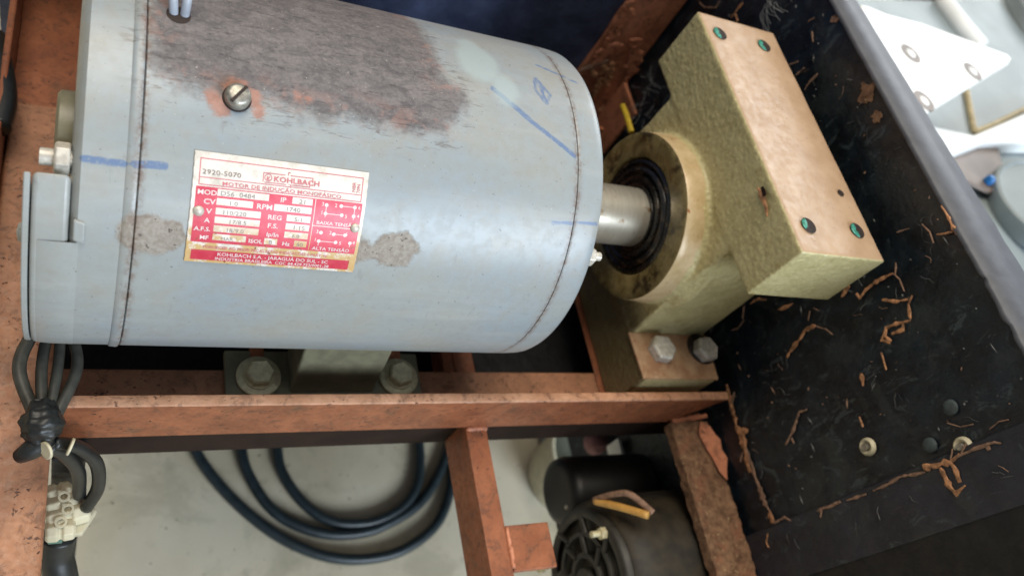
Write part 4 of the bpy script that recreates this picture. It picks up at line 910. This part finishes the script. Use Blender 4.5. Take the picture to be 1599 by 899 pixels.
# ================================================================== machine outside the panel (top right)
GU = thing('triangular_bracket', (50, 20, -45), 'white triangular steel bracket with three bolts beyond the panel', 'bracket')
tri = [(45.410, 19.598), (51.327, 20.057), (63.372, 19.686), (63.719, 19.128), (62.600, 18.271), (42.645, 7.702), (42.008, 15.558)]
b = B(); b.prism(tri, 2, 5.3, 6.0); obj('gusset_plate', b, M['machine_white'], GU, bevel=.15)
b = B(); b.prism([(42.778, 19.353), (43.807, 19.535), (46.332, 19.288), (41.984, 15.276)], 2, 5.5, 6.2); obj('bent_flange', b, M['machine_white'], GU, bevel=.15)
for c0 in ((46.509, 15.135, 6.000), (54.808, 15.280, 6.000), (44.431, 9.654, 6.000)):
    b = B(); b.lathe([(-.1,1.0),(.04,1.0),(.04,.4)], c0, (0,0,1), 28, caps=False); w_ = obj('bolt_washer', b, M['machine_brown'], GU, smooth=True, auto=40)
    b = B(); b.lathe([(0,.5),(.25,.46),(.32,.3)], Vector(c0)+Vector((0,0,-.2)), (0,0,1), 20); obj('bolt', b, M['machine_white'], w_, smooth=True, auto=40)
MC = thing('grey_machine_casting', (60, 10, -45), 'light grey machine casting behind the white triangular bracket', 'machine')
b = B(); b.box((36, -2, -44.9), (140, 90, -2.5)); o = obj('casting', b, M['machine_grey'], MC, bevel=1.0, seg=3)
b = B(); b.tube([(73.143, 25.363, -2.300), (71.003, 21.501, -2.300), (69.331, 18.455, -2.300)], .35, 8); b.tube([(69.331, 18.455, -2.300), (75.902, 21.170, -2.300), (92.694, 28.695, -2.300)], .3, 8); obj('sealant_bead', b, simple('yellowed_sealant', srgb(190,176,140), .6), MC, smooth=True)
b = B(); b.prism([(56.828, 15.675), (64.881, 15.840), (86.193, 24.689), (79.467, 17.307), (66.311, 15.143), (57.880, 11.866)], 2, -2.4, -.6); obj('white_ledge', b, M['machine_white'], MC, bevel=.3)
b = B(); b.lathe([(0,9.5),(1.6,9.3),(2.0,8.8),(2.1,3),(3.2,2.8),(3.3,.01)], (107.383, 42.873, -2.400), (0,0,1), 64, caps=False); obj('round_boss', b, simple('mid_grey_casting', srgb(150,158,160), .5, 0, .2, .15, .2, 2), MC, smooth=True, auto=40)
b = B(); b.tube([(79.455, 40.897, -1.900), (80.144, 36.709, -1.900), (81.329, 33.322, -1.900)], 1.1, 12); obj('pipe', b, M['machine_white'], MC, smooth=True)
for q in (((70.674, 39.532, -2.300), (81.105, 42.454, -2.300)),): b = B(); b.tube([q[0], q[1]], .6, 10, smooth=False); obj('edge_bead', b, M['machine_brown'], MC, smooth=True)
DS = thing('grey_disc', (45, 0, -2), 'light grey round cover disc outside the black panel', 'disc')
c0 = Vector((69.476, 7.448, 0.000))
b = B(); b.lathe([(-1.5,5.6),(0,5.8),(.5,5.7),(.6,5.4),(.3,5.2),(.3,.01)], c0, (-.25,.1,1), 72, caps=False); obj('disc_face', b, M['machine_grey'], DS, smooth=True, auto=50)
b = B(); b.prism([(57.325, 11.228), (59.996, 13.097), (63.392, 15.025), (70.792, 16.374), (67.052, 9.858), (63.566, 9.366), (61.551, 9.964)], 2, -1.9, -1.5); obj('disc_shade_plate', b, M['machine_brown'], DS, bevel=.2)  # brown-grey plate standing in for the shadow beside the disc
SH = thing('white_cowl', (38, -6, -8), 'rounded white cowl low outside the panel under the grey disc', 'cowl')
c0 = Vector((68.547, 2.026, -5.000))
b = B(); b.lathe([(-6,9.5),(-1,9.2),(.6,8.4),(1.5,6.5),(1.2,5.8),(1.9,5.0),(2.3,3.5),(2.4,.01)], c0, (-.3,-.1,1), 64, caps=False); obj('cowl_shell', b, M['machine_white'], SH, smooth=True, auto=60)
b = B(); b.lathe([(0,.45),(.5,.45),(.7,.3),(.75,.05)], (63.952, 10.545, -1.400), (0,0,1), 20); top(obj('blue_knob', b, M['blue'], base=(63.952, 10.545, -1.400), smooth=True, auto=40), 'small blue plastic knob between the disc and the white cowl', 'knob')
